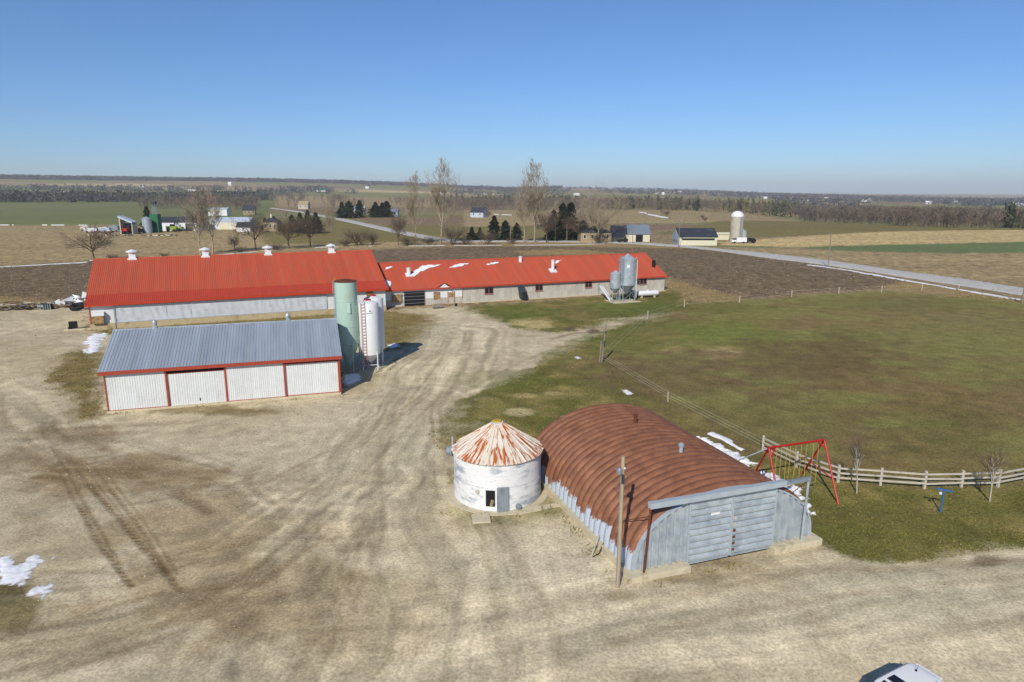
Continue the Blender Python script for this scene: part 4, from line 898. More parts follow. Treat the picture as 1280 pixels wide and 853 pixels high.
def white_silo(name, p, h_top, h_cyl, r_, label, marks):
    s = thing(name, label, 'silo', p, 0, 'white fibreglass feed silos'); zc = 2.05
    MB().lathe([(.3, 1.05), (r_*.96, zc-.05), (r_, zc), (r_, h_cyl), (r_*.96, h_cyl+.12), (.34, h_top)], 40).build('body', m_silowhite, s, True)
    MB().lathe([(.36, h_top-.02), (.36, h_top+.12), (.0, h_top+.2)], 20).build('lid', m_redpaint, s)
    MB().lathe([(.24, .75), (.24, 1.1), (.62, 1.5), (.62, 1.52)], 20).build('outlet_boot', m_galvd, s)
    for k in range(4):
        a = math.pi/4+k*math.pi/2+.15; MB().tube((r_*1.02*math.cos(a), r_*1.02*math.sin(a), zc+.35), (r_*1.02*math.cos(a), r_*1.02*math.sin(a), -.1), .07, .07, 8).build('leg', m_silowhite, s)
    a_ = [math.pi/4+k*math.pi/2+.15 for k in range(5)]
    for k in range(4): MB().tube((r_*math.cos(a_[k]), r_*math.sin(a_[k]), .75), (r_*math.cos(a_[k+1]), r_*math.sin(a_[k+1]), .75), .04, .04, 6).build('brace', m_silowhite, s)
    if marks:
        ladder(s, -.42, -r_*1.0-.05, .7, h_cyl+.3, .5, m_pink, 0, step=.38, r_=.04)
        MB().path([(-.42, -r_-.05, h_cyl+.3), (-.3, -.7, h_top+.2), (-.15, -.35, h_top+.4)], .035).build('handrail', m_redpaint, s)
        t = MB()   # small maker's emblem and a line of worn lettering
        for k, (x, z, w_, h) in enumerate(((.32,.52,.16,.1),(.26,.44,.1,.07),(.40,.44,.1,.07),(-.06,.2,.1,.12),(.06,.19,.07,.08),(.17,.19,.07,.08),(.28,.19,.08,.08),(.39,.2,.06,.08),(.5,.2,.07,.09),(.61,.22,.05,.13))):
            a = (x+.12)/r_; t.box((r_*math.sin(a)*1.003, -r_*math.cos(a)*1.003, h_cyl-1.25+z), (w_, .012, h), rz=a)
        t.build('emblem_print', m_darkgrey, s)
    return s
pw = G(464, 461.5); ht_ = hgt(464, 375.5, pw.y); hc_ = hgt(464, 381.5, pw.y-1.2)
white_silo('feed_silo', pw, ht_, hc_, 1.24, 'front white feed silo with red ladder and red lid beside the green silo', True)
pw2 = Vector((pw.x+.05, pw.y+3.0, 0)); white_silo('feed_silo', pw2, ht_+.1, hc_+.1, 1.24, 'second white feed silo standing half hidden behind the one with red ladder', False)
FOOT += [(pw.x, pw.y, 0, -1.2, 2.5, -1.2, 4.5)]
# galvanised feed bins by the long barn
pb = G(781, 376.8)
pad = thing('concrete_pad', 'pale concrete pad under the galvanised feed bins', 'slab', pb, a3); MB().bb(-3.6, 2.6, -2.0, 2.2, -.2, .1).build('slab', m_concrete, pad)
def feed_bin(p, r_, top, zc, label):
    s = thing('feed_bin', label, 'feed bin', p, a3, 'galvanised feed bins'); hc = top-r_*.62
    n = int((hc-zc)/.28); MB().lathe(ringed(r_, zc, hc, (hc-zc)/n, .022), 32).build('body', m_galv, s, True)
    MB().lathe([(r_+.05, hc-.04), (r_+.05, hc), (.3, top-.08), (.3, top), (0, top+.1)], 24).build('roof', m_galv, s)
    MB().lathe([(.2, zc-r_*1.05), (r_*.99, zc-.01), (r_+.02, zc+.06)], 24).build('hopper', m_galvd, s)
    for k in range(4):
        a = math.pi/4+k*math.pi/2-.15; x, y_ = (r_+.06)*math.cos(a), (r_+.06)*math.sin(a)
        MB().beam((x, y_, hc-1.9 if k % 2 else zc+1), (x, y_, .05), .1, .1).build('leg', m_galv, s)
        a2_ = a+math.pi/2; MB().beam((x, y_, .4), ((r_+.06)*math.cos(a2_), (r_+.06)*math.sin(a2_), zc*.7), .06, .06).build('brace', m_galvd, s)
    return s, hc
p1_ = Vector((pb.x+.3, pb.y, .1)); t1 = hgt(782, 318.5, p1_.y); b1, hc1 = feed_bin(p1_, 1.75, t1, 3.3, 'tall galvanised feed bin in front of the long red roof')
p2_ = Vector((pb.x-2.2, pb.y-.6, .1)); t2 = hgt(768, 339, p2_.y); b2, hc2 = feed_bin(p2_, 1.05, t2, 2.7, 'short galvanised feed bin left of the tall one')
ladder(b1, -1.55, -1.0, 1.8, hc1+.6, .45, m_galv, .6); 
cg = MB()
for z in np.arange(hc1-4.2, hc1+.9, .55): cg.lathe([(.42, z), (.42, z+.06)], 10, (-1.85, -1.05))
for k in range(5): a = 2.2+k*.7; cg.tube((-1.85+.42*math.cos(a), -1.05+.42*math.sin(a), hc1-4.2), (-1.85+.42*math.cos(a), -1.05+.42*math.sin(a), hc1+.9), .018, .018, 4)
cg.build('ladder_cage', m_galvd, b1)
MB().path([(1.2, -1.3, hc1+.5), (1.75, -.9, hc1-.1), (1.82, -.7, .6)], .07, 6).build('fill_pipe', m_silowhite, b1); MB().box((-.75, -1.62, hc1-1.2), (.6, .05, .6), rz=-.42).build('sign_plate', m_silowhite, b1)
ladder(b2, .75, -.8, .6, hc2+.4, .4, m_galv, .6)
FOOT.append((pb.x, pb.y, a3, -3.8, 2.8, -2.2, 2.4))
pp = G(809.5, 372.2); tk = thing('propane_tank', 'white horizontal propane tank beside the tall feed bin', 'tank', pp, a3+R(-4))
pr = [(0, -2.6), (.3, -2.55), (.5, -2.35), (.56, -2.1), (.56, 2.1), (.5, 2.35), (.3, 2.55), (0, 2.6)]; o = MB().lathe(pr, 24).build('vessel', m_silowhite, tk, True); o.rotation_euler = (0, math.pi/2, 0); o.location = (0, 0, .95)
for x in (-1.5, 1.5): MB().bb(x-.12, x+.12, -.4, .4, -.05, .5).build('saddle', m_concrete, tk)
MB().lathe([(.2, 1.5), (.2, 1.68), (0, 1.76)], 14).build('valve_cover', m_silowhite, tk)

# ---- round grain bin with rusty cone roof ------------------------------------------------
p = Vector((-1.08, 47.55, 0)); rb_ = 3.2; FOOT.append((p.x, p.y, 0, -3.6, 3.6, -3.6, 3.6))
def paint_rust(name):   # white paint flaking to orange rust in streaks that run down the sheet
    return M(name, lin(236,224,206), .7, var=.06, scale=2, dirt=lin(184,100,42), dscale=1.4, dlo=.50, dhi=.56, stretch=(.55, 3.0, 1), rnd=.05)
m_flake = paint_rust('flaking_white_paint')
m_binwall = M('weathered_white_wall', lin(242,242,241), .6, .0, var=.05, scale=1.5, dirt=lin(160,170,180), dscale=.55, dlo=.5, dhi=.62, stretch=(1, 1, 2.6), damt=.85)
gb = thing('round_grain_bin', 'round white steel grain bin with rust streaked cone roof', 'grain bin', p); ze = 3.5; zp = 5.45
for k in range(4):   # four sheet rings
    z0 = .05+k*(ze-.05)/4; z1 = .05+(k+1)*(ze-.05)/4-.004; r0 = rb_+(.012 if k % 2 else 0)
    MB().lathe(ringed(r0, z0, z1, (z1-z0)/10, .018), 56).build('wall_ring', m_binwall, gb, True)
rc = MB().lathe([(rb_+.02, ze+.0), (.42, zp-.06)], 40).build('roof', m_binwall, gb)
NP = 30; da = 2*math.pi/NP; wm = MB(); L_ = math.hypot(rb_+.16-.4, zp-ze)
hw0, hw1 = (rb_+.16)*math.sin(da/2), .4*math.sin(da/2)
wm.add([(0, -hw0, 0), (0, hw0, 0), (L_, hw1, 0), (L_, -hw1, 0), (0, -hw0, .0), (0, -hw0+.08, .075), (L_, -hw1+.025, .05), (L_, -hw1, .0), (0, -hw0+.14, 0.002), (L_, -hw1+.04, .002)], [(0, 1, 2, 3), (4, 5, 6, 7), (5, 8, 9, 6)])
wm.add([(0, -hw0, -.05), (0, hw0, -.05), (0, hw0, 0), (0, -hw0, 0)], [(0, 1, 2, 3)])
wme = wm.mesh('roof_panel', m_flake); sl_ = math.atan2(zp-ze, rb_+.16-.4)
for k in range(NP):
    a = k*da+.05; put('roof_panel', wme, rc, ((rb_+.16)*math.cos(a), (rb_+.16)*math.sin(a), ze+.03), (0, -sl_, a+math.pi))
MB().lathe([(.45, zp-.08), (.45, zp+.12), (.36, zp+.14)], 24).build('roof_collar', m_binwall, gb); MB().lathe([(.38, zp+.12), (.3, zp+.24), (0, zp+.26)], 24).build('cap', m_capyellow, gb)
ad = -math.pi/2-.13
def on_ring(a, r_): return (r_*math.cos(a), r_*math.sin(a))
x, y_ = on_ring(ad, rb_+.02); dr = MB().box((x, y_, .95), (.92, .14, 1.75), rz=ad+math.pi/2).build('door_frame', m_silowhite, gb)
x, y_ = on_ring(ad, rb_+.105); MB().box((x, y_, 1.05), (.66, .02, 1.2), rz=ad+math.pi/2).build('door_opening', m_black, dr)
x, y_ = on_ring(ad+.03, rb_+.13); MB().box((x, y_, .72), (.22, .05, .5), rz=ad+math.pi/2, ry=.25).build('loose_board', m_wood, dr)
x, y_ = on_ring(ad+.27, rb_+.10); MB().box((x, y_, .98), (.78, .06, 1.8), rz=ad+.27+math.pi/2).build('door', m_galvd, gb)
x, y_ = on_ring(ad-.3, rb_+.06); MB().tube((x, y_, 1.45), (x, y_-.12, 1.45), .14, .14, 12).build('wall_port', m_rail, gb)
x, y_ = on_ring(ad+.62, rb_+.05); MB().tube((x, y_, .3), (x, y_-.2, .3), .2, .2, 14).build('fan_port', m_galvd, gb)
x, y_ = on_ring(math.pi-.1, rb_+.1)
dn = MB().tube((x-.05, y_, 2.6), (x-.05, y_, 4.3), .07, .07, 8).build('side_pipe', m_galv, gb); MB().tube((x-.1, y_, 3.2), (x-.5, y_, 3.2), .4, .3, 12).build('blower', m_galvd, gb)
MB().lathe([(rb_+.55, -.1), (rb_+.55, .045), (rb_-.1, .05)], 40).build('slab', m_concrete, gb)
c = thing('concrete_slab', 'loose concrete slab before the door of the round grain bin', 'slab', (p.x-1.05, p.y-4.25, 0), .12); MB().bb(-.62, .62, -.6, .6, -.1, .09).build('slab', m_concrete, c)
c = thing('concrete_walk', 'narrow concrete strip from round bin to quonset hut', 'slab', (p.x+2.6, p.y-2.9, 0), R(22)); MB().bb(-1.4, 2.6, -.25, .3, -.1, .07).build('slab', m_concrete, c)

# ---- quonset hut ------------------------------------------------
aq = R(19.3); p = G(791, 713, .4); p.z = 0; WQ, LQ, HQ, BZ = 12.7, 17.0, 4.2, .4; FOOT.append((p.x, p.y, aq, -.8, WQ+.8, -1, LQ+.3))
qh = thing('quonset_hut', 'rusty brown corrugated arched quonset hut with silver sliding doors', 'shed', p, aq)
def arc(t): return WQ/2-WQ/2*math.cos(t), BZ+HQ*math.sin(t)**.85
def arch_rust():
    m = bpy.data.materials.new('rusted_arch_steel'); m.use_nodes = True; t = m.node_tree; N = t.nodes; L = t.links; b = N['Principled BSDF']
    b.inputs['Roughness'].default_value = .62; b.inputs['Specular IOR Level'].default_value = .35
    tc = N.new('ShaderNodeTexCoord'); oi = N.new('ShaderNodeObjectInfo')
    sx = N.new('ShaderNodeSeparateXYZ'); L.new(tc.outputs['Object'], sx.inputs[0])
    sh_ = N.new('ShaderNodeMath'); sh_.operation = 'MULTIPLY'; sh_.inputs[1].default_value = 53; L.new(oi.outputs['Random'], sh_.inputs[0])
    av = N.new('ShaderNodeVectorMath'); av.operation = 'ADD'; L.new(tc.outputs['Object'], av.inputs[0]); L.new(sh_.outputs[0], av.inputs[1])
    n1 = N.new('ShaderNodeTexNoise'); n1.inputs['Scale'].default_value = 1.1; n1.inputs['Detail'].default_value = 6; L.new(av.outputs[0], n1.inputs['Vector'])
    n2 = N.new('ShaderNodeTexNoise'); n2.inputs['Scale'].default_value = 5; n2.inputs['Detail'].default_value = 6; n2.inputs['Roughness'].default_value = .7; L.new(av.outputs[0], n2.inputs['Vector'])
    cr = N.new('ShaderNodeValToRGB'); cr.color_ramp.elements[0].position = .3; cr.color_ramp.elements[0].color = (.15,.058,.029,1); cr.color_ramp.elements[1].position = .72; cr.color_ramp.elements[1].color = (.275,.118,.06,1); L.new(n1.outputs[0], cr.inputs[0])
    # bare zinc survives at the foot of the sheets, to a ragged height that differs from sheet to sheet
    a = N.new('ShaderNodeMath'); a.operation = 'MULTIPLY_ADD'; a.inputs[1].default_value = 1.3; L.new(n2.outputs[0], a.inputs[0])
    r2 = N.new('ShaderNodeMath'); r2.operation = 'MULTIPLY_ADD'; r2.inputs[1].default_value = 1.1; r2.inputs[2].default_value = -.05; L.new(oi.outputs['Random'], r2.inputs[0]); L.new(r2.outputs[0], a.inputs[2])
    df = N.new('ShaderNodeMath'); df.operation = 'SUBTRACT'; L.new(a.outputs[0], df.inputs[0]); L.new(sx.outputs[2], df.inputs[1])
    mr = N.new('ShaderNodeMapRange'); mr.inputs['From Min'].default_value = -.08; mr.inputs['From Max'].default_value = .08; L.new(df.outputs[0], mr.inputs[0])
    mx = N.new('ShaderNodeMix'); mx.data_type = 'RGBA'; mx.inputs['B'].default_value = (.40,.45,.52,1); L.new(mr.outputs[0], mx.inputs['Factor'])
    v = N.new('ShaderNodeMapRange'); v.inputs['From Min'].default_value = .3; v.inputs['From Max'].default_value = .7; v.inputs['To Min'].default_value = .86; v.inputs['To Max'].default_value = 1.14; L.new(n2.outputs[0], v.inputs[0])
    sc = N.new('ShaderNodeVectorMath'); sc.operation = 'SCALE'; L.new(cr.outputs[0], sc.inputs[0]); L.new(v.outputs[0], sc.inputs['Scale']); L.new(sc.outputs[0], mx.inputs['A'])
    L.new(mx.outputs['Result'], b.inputs['Base Color']); return m
m_arch = arch_rust()
NR = 24; pq = LQ/NR; prof = [(0, -.15), (.045, -.12), (.075, .1), (.22, .22), (.5, .27), (.78, .22), (.925, .1), (.955, -.12), (1, -.15)]; na = 44; V = []
for i in range(na+1):
    t = math.pi*(i/na); t = min(max(t, .0001), math.pi-.0001); x, z = arc(t); x2, z2 = arc(min(t+.01, math.pi)); x1_, z1_ = arc(max(t-.01, 0)); n_ = Vector((-(z2-z1_), 0, x2-x1_)).normalized()
    for u, o in prof: V.append((x+n_.x*o*1.0, u*pq, z+n_.z*o))
k = len(prof); Fq = [(i*k+j, i*k+j+1, (i+1)*k+j+1, (i+1)*k+j) for i in range(na) for j in range(k-1)]
mb = MB(); mb.add(V, [tuple(reversed(f)) for f in Fq]); ame = mb.mesh('arch_rib', m_arch, True)
shell = MB().add([(arc(math.pi*i/30)[0]*.97+.19, y_, arc(math.pi*i/30)[1]-.22) for y_ in (.05, LQ-.05) for i in range(31)], [(i, i+1, 31+i+1, 31+i) for i in range(30)]).build('arch_lining', m_rust, qh)
for k in range(NR): put('arch_rib', ame, shell, (0, k*pq, 0))
# end walls
def end_wall(xa, xb_, y0, name, mat, z0=BZ+.05):
    m = MB(); x = xa; j = 0; st = .15; P = []
    pat = (0, 0, .24, .24)
    while x <= xb_+1e-6:
        t = math.acos(max(-1, min(1, 1-2*x/WQ))); P.append((x, y0-pat[j % 4], max(z0+.02, arc(t)[1]+.03))); x += st if j % 2 == 0 else st*.6; j += 1
    n = len(P); m.add([(a, b, z0) for a, b, c in P]+P, [(i, i+1, n+i+1, n+i) for i in range(n-1)]); return m.build(name, mat, qh)
yd = -.28
dx0 = onto(p, aq, 858, 690, yd)[0]; dx1 = onto(p, aq, 966, 665, yd)[0]; dxm = onto(p, aq, 911.5, 680, yd)[0]
end_wall(.15, dx0+.4, -.0, 'end_wall', m_galv); end_wall(dx1-.3, WQ-.15, 0, 'end_wall', m_galv)
end_wall(.1, WQ-.1, LQ+.02, 'end_wall', m_galvd)
# arched edge trim
tr = MB(); Pz = [Vector((arc(math.pi*i/40)[0], -.06, arc(math.pi*i/40)[1]+.04)) for i in range(41)]
for a, b in zip(Pz[:-1], Pz[1:]): tr.beam(a, b, .34, .09)
tr.build('edge_trim', m_galvrust, qh)
bz = (onto(p, aq, 812, 632, -.5)[1]+onto(p, aq, 1013, 594, -.5)[1])/2; bx0 = onto(p, aq, 812, 632, -.5)[0]; bx1 = onto(p, aq, 1013, 595, -.5)[0]; bz -= .12
dz0, dz1 = .34, bz-.12
for (xa, xb_) in ((dx0, dxm-.01), (dxm+.01, dx1)):
    d = MB(); z = dz0; n = 10; h = (dz1-dz0)/n
    pr = []
    for k in range(n): pr += [(z+k*h, 0), (z+k*h+h*.30, 0), (z+k*h+h*.36, -.14), (z+k*h+h*.70, -.14)]
    pr.append((dz1, 0)); q = len(pr)
    d.add([(xa+.1, yd+.02+o, zz) for zz, o in pr]+[(xb_-.1, yd+.02+o, zz) for zz, o in pr], [(i, q+i, q+i+1, i+1) for i in range(q-1)])
    dd = d.build('sliding_door', m_galv, qh)
    MB().bb(xa, xb_, yd+.03, yd+.08, dz0, dz1).build('door_backing', m_galvd, dd)
    for x in (xa, xb_-.1): MB().bb(x, x+.1, yd-.1, yd+.025, dz0, dz1).build('door_stile', m_galvrust, dd)
    MB().bb(xa+.1, xb_-.1, yd-.085, yd+.015, dz0-.06, dz0).build('door_bottom_rail', m_galv, dd)
    if xa == dx0: MB().box((onto(p, aq, 893, 641, yd)[0], yd-.1, onto(p, aq, 893, 641, yd)[1]), (.62, .02, .2)).build('sign_plate', m_silowhite, dd)
    for k in range(6 if xa != dx0 else 0): MB().box((xa+.2, yd-.11, dz0+.35+k*h*1.02), (.2, .015, .2)).build('rust_patch', m_rust if k < 4 else m_rail, dd)
MB().beam((bx0, -.5, bz), (bx1-1.9, -.5, bz), .34, .34).build('door_track', m_galvrust, qh); MB().beam((bx1-1.9, -.5, bz-.02), (bx1, -.5, bz-.02), .2, .24).build('door_track', m_galvd, qh)
MB().tube((bx1-.1, -.5, bz), (bx1-.15, -.45, BZ), .085, .085, 10).build('track_post', m_galv, qh)
MB().tube((bx1-.2, -.45, bz-.2), (dx1+1.2, -.1, bz-1.1), .03, .03, 6).build('track_brace', m_rust, qh)
MB().tube((bx0+.1, -.5, bz), (onto(p, aq, 805, 706, -.45)[0], -.45, BZ), .07, .07, 8).build('track_post', m_rust, qh)
MB().tube((bx0+.1, -.45, bz-.7), (bx0-.5, 2.2, BZ+2.0), .03, .03, 6).build('track_brace', m_rust, qh)
MB().bb(-.45, dx0+.05, -.75, .3, -.3, BZ+.02).build('footing', m_concrete, qh); MB().bb(dx1-.15, WQ+.5, -.75, .3, -.3, BZ+.02).build('footing', m_concrete, qh)
MB().bb(-.45, .3, .3, LQ+.2, -.3, BZ+.01).build('footing', m_concrete, qh); MB().bb(WQ-.3, WQ+.5, .3, LQ+.2, -.3, BZ+.01).build('footing', m_concrete, qh)
MB().bb(dx0+.05, dx1-.15, -.05, 3, -.3, .02).build('threshold', m_darkgrey, qh)
def march(px, py):
    d = Vector(ray(px, py)); o = Vector((0, 0, H)); rm = Matrix.Rotation(-aq, 3, 'Z'); t = 25.0
    while t < 90:
        q = rm @ (o+d*t-Vector(p))
        if 0 < q.x < WQ and 0 < q.y < LQ and q.z < arc(math.acos(1-2*q.x/WQ))[1]+.1: return q
        t += .03
q = march(794, 531); v = MB().tube((q.x, q.y, q.z-.3), (q.x, q.y, q.z+.75), .13, .13, 12).build('roof_vent', m_rust, qh, True); MB().lathe([(0,q.z+.88),(.2,q.z+.8),(.2,q.z+.76)], 12, (q.x, q.y)).build('vent_cap', m_rust, v); MB().lathe([(.4,q.z-.02),(.22,q.z+.12)], 12, (q.x, q.y)).build('flashing', m_rail, v)
q = march(851, 568); v = MB().tube((q.x, q.y, q.z-.3), (q.x, q.y, q.z+.7), .15, .15, 12).build('roof_vent', m_galv, qh, True); MB().lathe([(0,q.z+.86),(.2,q.z+.72),(.2,q.z+.55),(.15,q.z+.55)], 12, (q.x, q.y)).build('vent_cap', m_galv, v)
# leaning pipe and cable at the hut's side
qa, qb = G(739, 696), march(752, 664); qb = Matrix.Rotation(aq, 3, 'Z') @ qb+Vector(p); c = thing('leaning_pipe', 'pale pipe leaning against the rusty quonset hut near the light pole', 'pipe', qa)
MB().tube((0, 0, 0), qb-qa+Vector((0, 0, .1)), .05, .05, 8).build('pipe', m_rail, c); MB().path([(.1, -.1, .05), (.5, .2, .1), (.9, .9, .5), Vector(qb-qa)+Vector((.1, 0, .15))], .035).build('cable', m_rubber, c)

# ---- light pole ------------------------------------------------
p0 = G(772, 734); hp = hgt(778, 571, p0.y); lp = thing('light_pole', 'weathered wooden light pole at front left corner of the quonset hut', 'pole', p0)
MB().tube((0, 0, -.3), (.05, 0, hp), .135, .1, 12).build('pole', m_pole, lp, True)
hd = MB().lathe([(.0, hp-.55), (.12, hp-.6), (.17, hp-.72), (.15, hp-.92), (.06, hp-.96)], 16, (-.16, -.16)).build('lamp', m_chrome, lp, True); MB().tube((.02, -.1, hp-.75), (-.16, -.16, hp-.65), .03).build('lamp_arm', m_galv, hd)
MB().box((.05, -.15, hp-1.25), (.16, .12, .5)).build('junction_box', m_darkgrey, lp); MB().tube((.12, -.12, hp-.6), (.12, -.2, hp-.6), .05).build('insulator', m_silowhite, lp)
q = Matrix.Rotation(aq, 3, 'Z') @ march(766, 612)+Vector(p)-p0; MB().path([(-.05, 0, hp-1.0), (q*.5+Vector((0, 0, (hp-1)*.46))), q+Vector((0, 0, .12))], .018, 5).build('drop_wire', m_rail, lp)
MB().tube((-.12, -.1, .2), (-.06, -.1, hp-1.5), .025, .025, 6).build('conduit', m_galvd, lp)

# ---- swing set ------------------------------------------------
f1, f2 = G(1048.5, 631), G(1002, 592.5); cR = (f1+f2)/2; hs = hgt(1030, 550, cR.y); tR = Vector((cR.x, cR.y, hs)); tL = G(961, 560, hs)
sw = thing('swing_set', 'red pipe swing set with yellow rope swings behind the quonset hut', 'swing set', cR); W_ = lambda v: Vector(v)-cR
MB().tube(W_(tL)+(W_(tL)-W_(tR)).normalized()*.1, W_(tR), .085, .085, 10).build('top_bar', m_redpaint, sw, True)
dl = tL-tR
for o, nm in ((Vector((0,0,0)), 'r'), (dl, 'l')):
    for f in (f1, f2):
        e = f+Vector((o.x, o.y, 0)); MB().tube(W_(tR+o), W_((e.x, e.y, -.1)), .075, .075, 8).build('leg', m_redpaint, sw, True)
        MB().tube(W_(tR+o)+(dl*(.12 if nm == 'r' else -.12)), W_(tR+o).lerp(W_((e.x, e.y, 0)), .16), .05, .05, 6).build('knee_brace', m_redpaint, sw)
    qa, qb = (f1+Vector((o.x, o.y, 0))), (f2+Vector((o.x, o.y, 0))); tt = tR+o
    MB().tube(W_(tt.lerp(qa, .62)), W_(tt.lerp(qb, .62)), .045, .045, 6).build('cross_bar', m_redpaint, sw)
for k, (t, hl) in enumerate(((.9, 3.1), (.72, 3.3), (.56, 3.3), (.36, 3.2), (.14, 3.3))):
    c0 = W_(tR+dl*t); sd = dl.normalized()*.24; b0 = None
    seat = MB().box(c0-Vector((0, 0, hl)), (.44, .16, .04), rz=math.atan2(dl.y, dl.x)).build('swing_seat', m_wood, sw)
    for s in (-1, 1): MB().tube(c0+sd*s, c0+sd*s-Vector((0, 0, hl)), .016, .016, 5).build('rope', m_yellow, seat)
# blue-grey clothes line brace bar going left from the swing
q = G(920, 577, 2.3); MB().tube(W_(tL), W_(q), .05, .05, 6).build('stay_bar', m_galv, sw)
# ---- rail fence ------------------------------------------------
fp = [G(*q) for q in ((953,564),(995,585),(1047,603),(1100,607),(1155,611),(1201,610),(1247,609),(1281,602),(1330,590))]
rfn = thing('rail_fence', 'curved pale wooden three rail fence round the lawn', 'fence', fp[0])
pm = MB().box((0, 0, .65), (.17, .17, 1.55)).mesh('post', m_rail)
for q in fp: put('post', pm, rfn, q-fp[0], (0, 0, random.uniform(-.3, .3)))
for a, b in zip(fp[:-1], fp[1:]):
    for z in (.42, .82, 1.22):
        MB().beam(a-fp[0]+Vector((0, -.11, z+random.gauss(0, .025))), b-fp[0]+Vector((0, -.11, z+random.gauss(0, .025))), .07, .13).build('rail', m_rail, rfn)
# ---- wire fences ------------------------------------------------
def wire_fence(label, pts, h, wires, r_=.06):
    P = [G(*q) for q in pts]; t = thing('wire_fence', label, 'fence', P[0]); pm = MB().tube((0, 0, -.2), (0, 0, h), r_, r_*.9, 7).mesh('post', m_rail)
    for q in P[1:-1]: put('post', pm, t, q-P[0], (random.gauss(0, .03), random.gauss(0, .03), 0))
    for a, b in zip(P[:-1], P[1:]):
        for z in wires: MB().tube(a-P[0]+Vector((0, 0, z)), b-P[0]+Vector((0, 0, z)), .012, .012, 4, False).build('wire', m_rail, t)
    return t
wire_fence('wire fence along the pasture from gate pole to the rail fence', [(752,452),(835,502.5),(953,564)], 1.15, (.5, .8, 1.1))
wire_fence('wire fence with pale posts between pasture and ploughed field', [(752,452),(809.5,399.5),(855.4,384),(924,379),(989.5,371.2),(1048.4,367.5),(1102,365.6),(1152,363.2),(1198,363),(1262,378)], 1.5, (.6, 1.3), .09)
q = G(752, 453); hq = hgt(757, 406, q.y); gp = thing('gate_pole', 'leaning grey gate pole at the corner of the pasture', 'pole', q); MB().tube((0, 0, -.2), (.45, 0, hq), .13, .1, 10).build('pole', m_woodgrey, gp, True)
MB().box((.28, -.15, hq*.5), (.2, .2, .8)).build('bracket', m_darkgrey, gp); MB().tube((-.25, .1, -.1), (-.1, .1, hq*.55), .1, .1, 8).build('brace_post', m_woodgrey, gp); MB().box((.42, -.1, hq*.8), (.22, .12, .25)).build('insulator', m_darkgrey, gp)
# ---- blue post ------------------------------------------------
q = G(1175, 640.5); hq = hgt(1178, 613, q.y); bp_ = thing('blue_post', 'small blue metal T shaped post on the lawn', 'post', q)
MB().tube((0, 0, -.1), (.08, 0, hq), .05, .05, 8).build('pole', m_blue, bp_); MB().beam((-.45, .1, hq+.1), (.62, -.1, hq-.06), .1, .09).build('cross_arm', m_blue, bp_); MB().box((-.2, -.05, hq-.2), (.16, .1, .16)).build('bracket', m_silowhite, bp_)

# ---- white SUV at the bottom edge ------------------------------------------------
m_car = M('white_car_paint', (1.02,1.02,1.0,1), .25, var=.02, scale=1, spec=.5); m_cargl = M('tinted_glass', (.012,.016,.022,1), .06, var=.05, spec=.5); m_plast = M('black_plastic', (.02,.02,.021,1), .5, var=.1)
af = math.atan2(-.46, -.887); rear = Vector((17.98, 25.85, 0))
suv = thing('parked_suv', 'white sport utility car with dark sunroof at the bottom right edge', 'car', rear+Vector((math.cos(af), math.sin(af), 0))*2.1, af)
def loft(st, nm, mat, par, cap=True):
    """st: x, half width, z0, z1, corner; rounded-rectangle sections joined along x"""
    m = MB(); V = []; n = 44; S0 = np.array(st, float); st = []
    for i in range(len(S0)-1):
        for f in (0, .25, .5, .75):
            a_, b_, c_, d_ = S0[max(i-1, 0)], S0[i], S0[i+1], S0[min(i+2, len(S0)-1)]; st.append(.5*(2*b_+(c_-a_)*f+(2*a_-5*b_+4*c_-d_)*f*f+(3*b_-a_-3*c_+d_)*f**3))
    st.append(S0[-1])
    for x, hw, z0, z1, e in st:
        for k in range(n):
            a = 2*math.pi*(k+.5)/n; c, s = math.cos(a), math.sin(a); q = (abs(c)**e+abs(s)**e)**(-1/e); V.append((x, hw*c*q, (z0+z1)/2+(z1-z0)/2*s*q))
    Fs = [(i*n+k, i*n+(k+1) % n, (i+1)*n+(k+1) % n, (i+1)*n+k) for i in range(len(st)-1) for k in range(n)]
    if cap: Fs += [tuple(range(n-1, -1, -1)), tuple(range((len(st)-1)*n, len(st)*n))]
    return m.add(V, Fs).build(nm, mat, par, True)
body = loft([(-2.3,.72,.45,.95,5),(-2.22,.86,.36,1.02,6),(-1.4,.92,.3,1.06,7),(0,.93,.28,1.06,7),(1.2,.92,.3,1.03,7),(2.0,.87,.34,.93,6),(2.28,.74,.42,.78,5)], 'body', m_car, suv)
loft([(-2.2,.70,1.0,1.35,6),(-2.02,.74,1.0,1.60,5),(-1.75,.76,1.0,1.66,5),(.0,.77,1.0,1.68,5),(.55,.74,1.0,1.64,5),(1.0,.70,1.0,1.30,5),(1.25,.66,1.0,1.08,5)], 'cabin_glass', m_cargl, suv)
top = loft([(-2.30,.34,1.585,1.615,2.4),(-2.26,.48,1.58,1.63,2.6),(-2.18,.60,1.57,1.66,3),(-2.0,.68,1.60,1.71,3),(-1.6,.71,1.63,1.75,3),(-.4,.71,1.64,1.77,3),(.35,.68,1.62,1.74,3),(.62,.6,1.60,1.68,3)], 'roof', m_car, suv)
MB().prism([(-.55,-.46,1.765),(-.06,-.46,1.765),(-.06,.46,1.765),(-.55,.46,1.765)], (0,0,.018)).build('sunroof', m_cargl, top)
MB().prism([(.12,-.46,1.75),(.42,-.42,1.735),(.42,.42,1.735),(.12,.46,1.75)], (0,0,.018)).build('front_glass_panel', m_cargl, top)
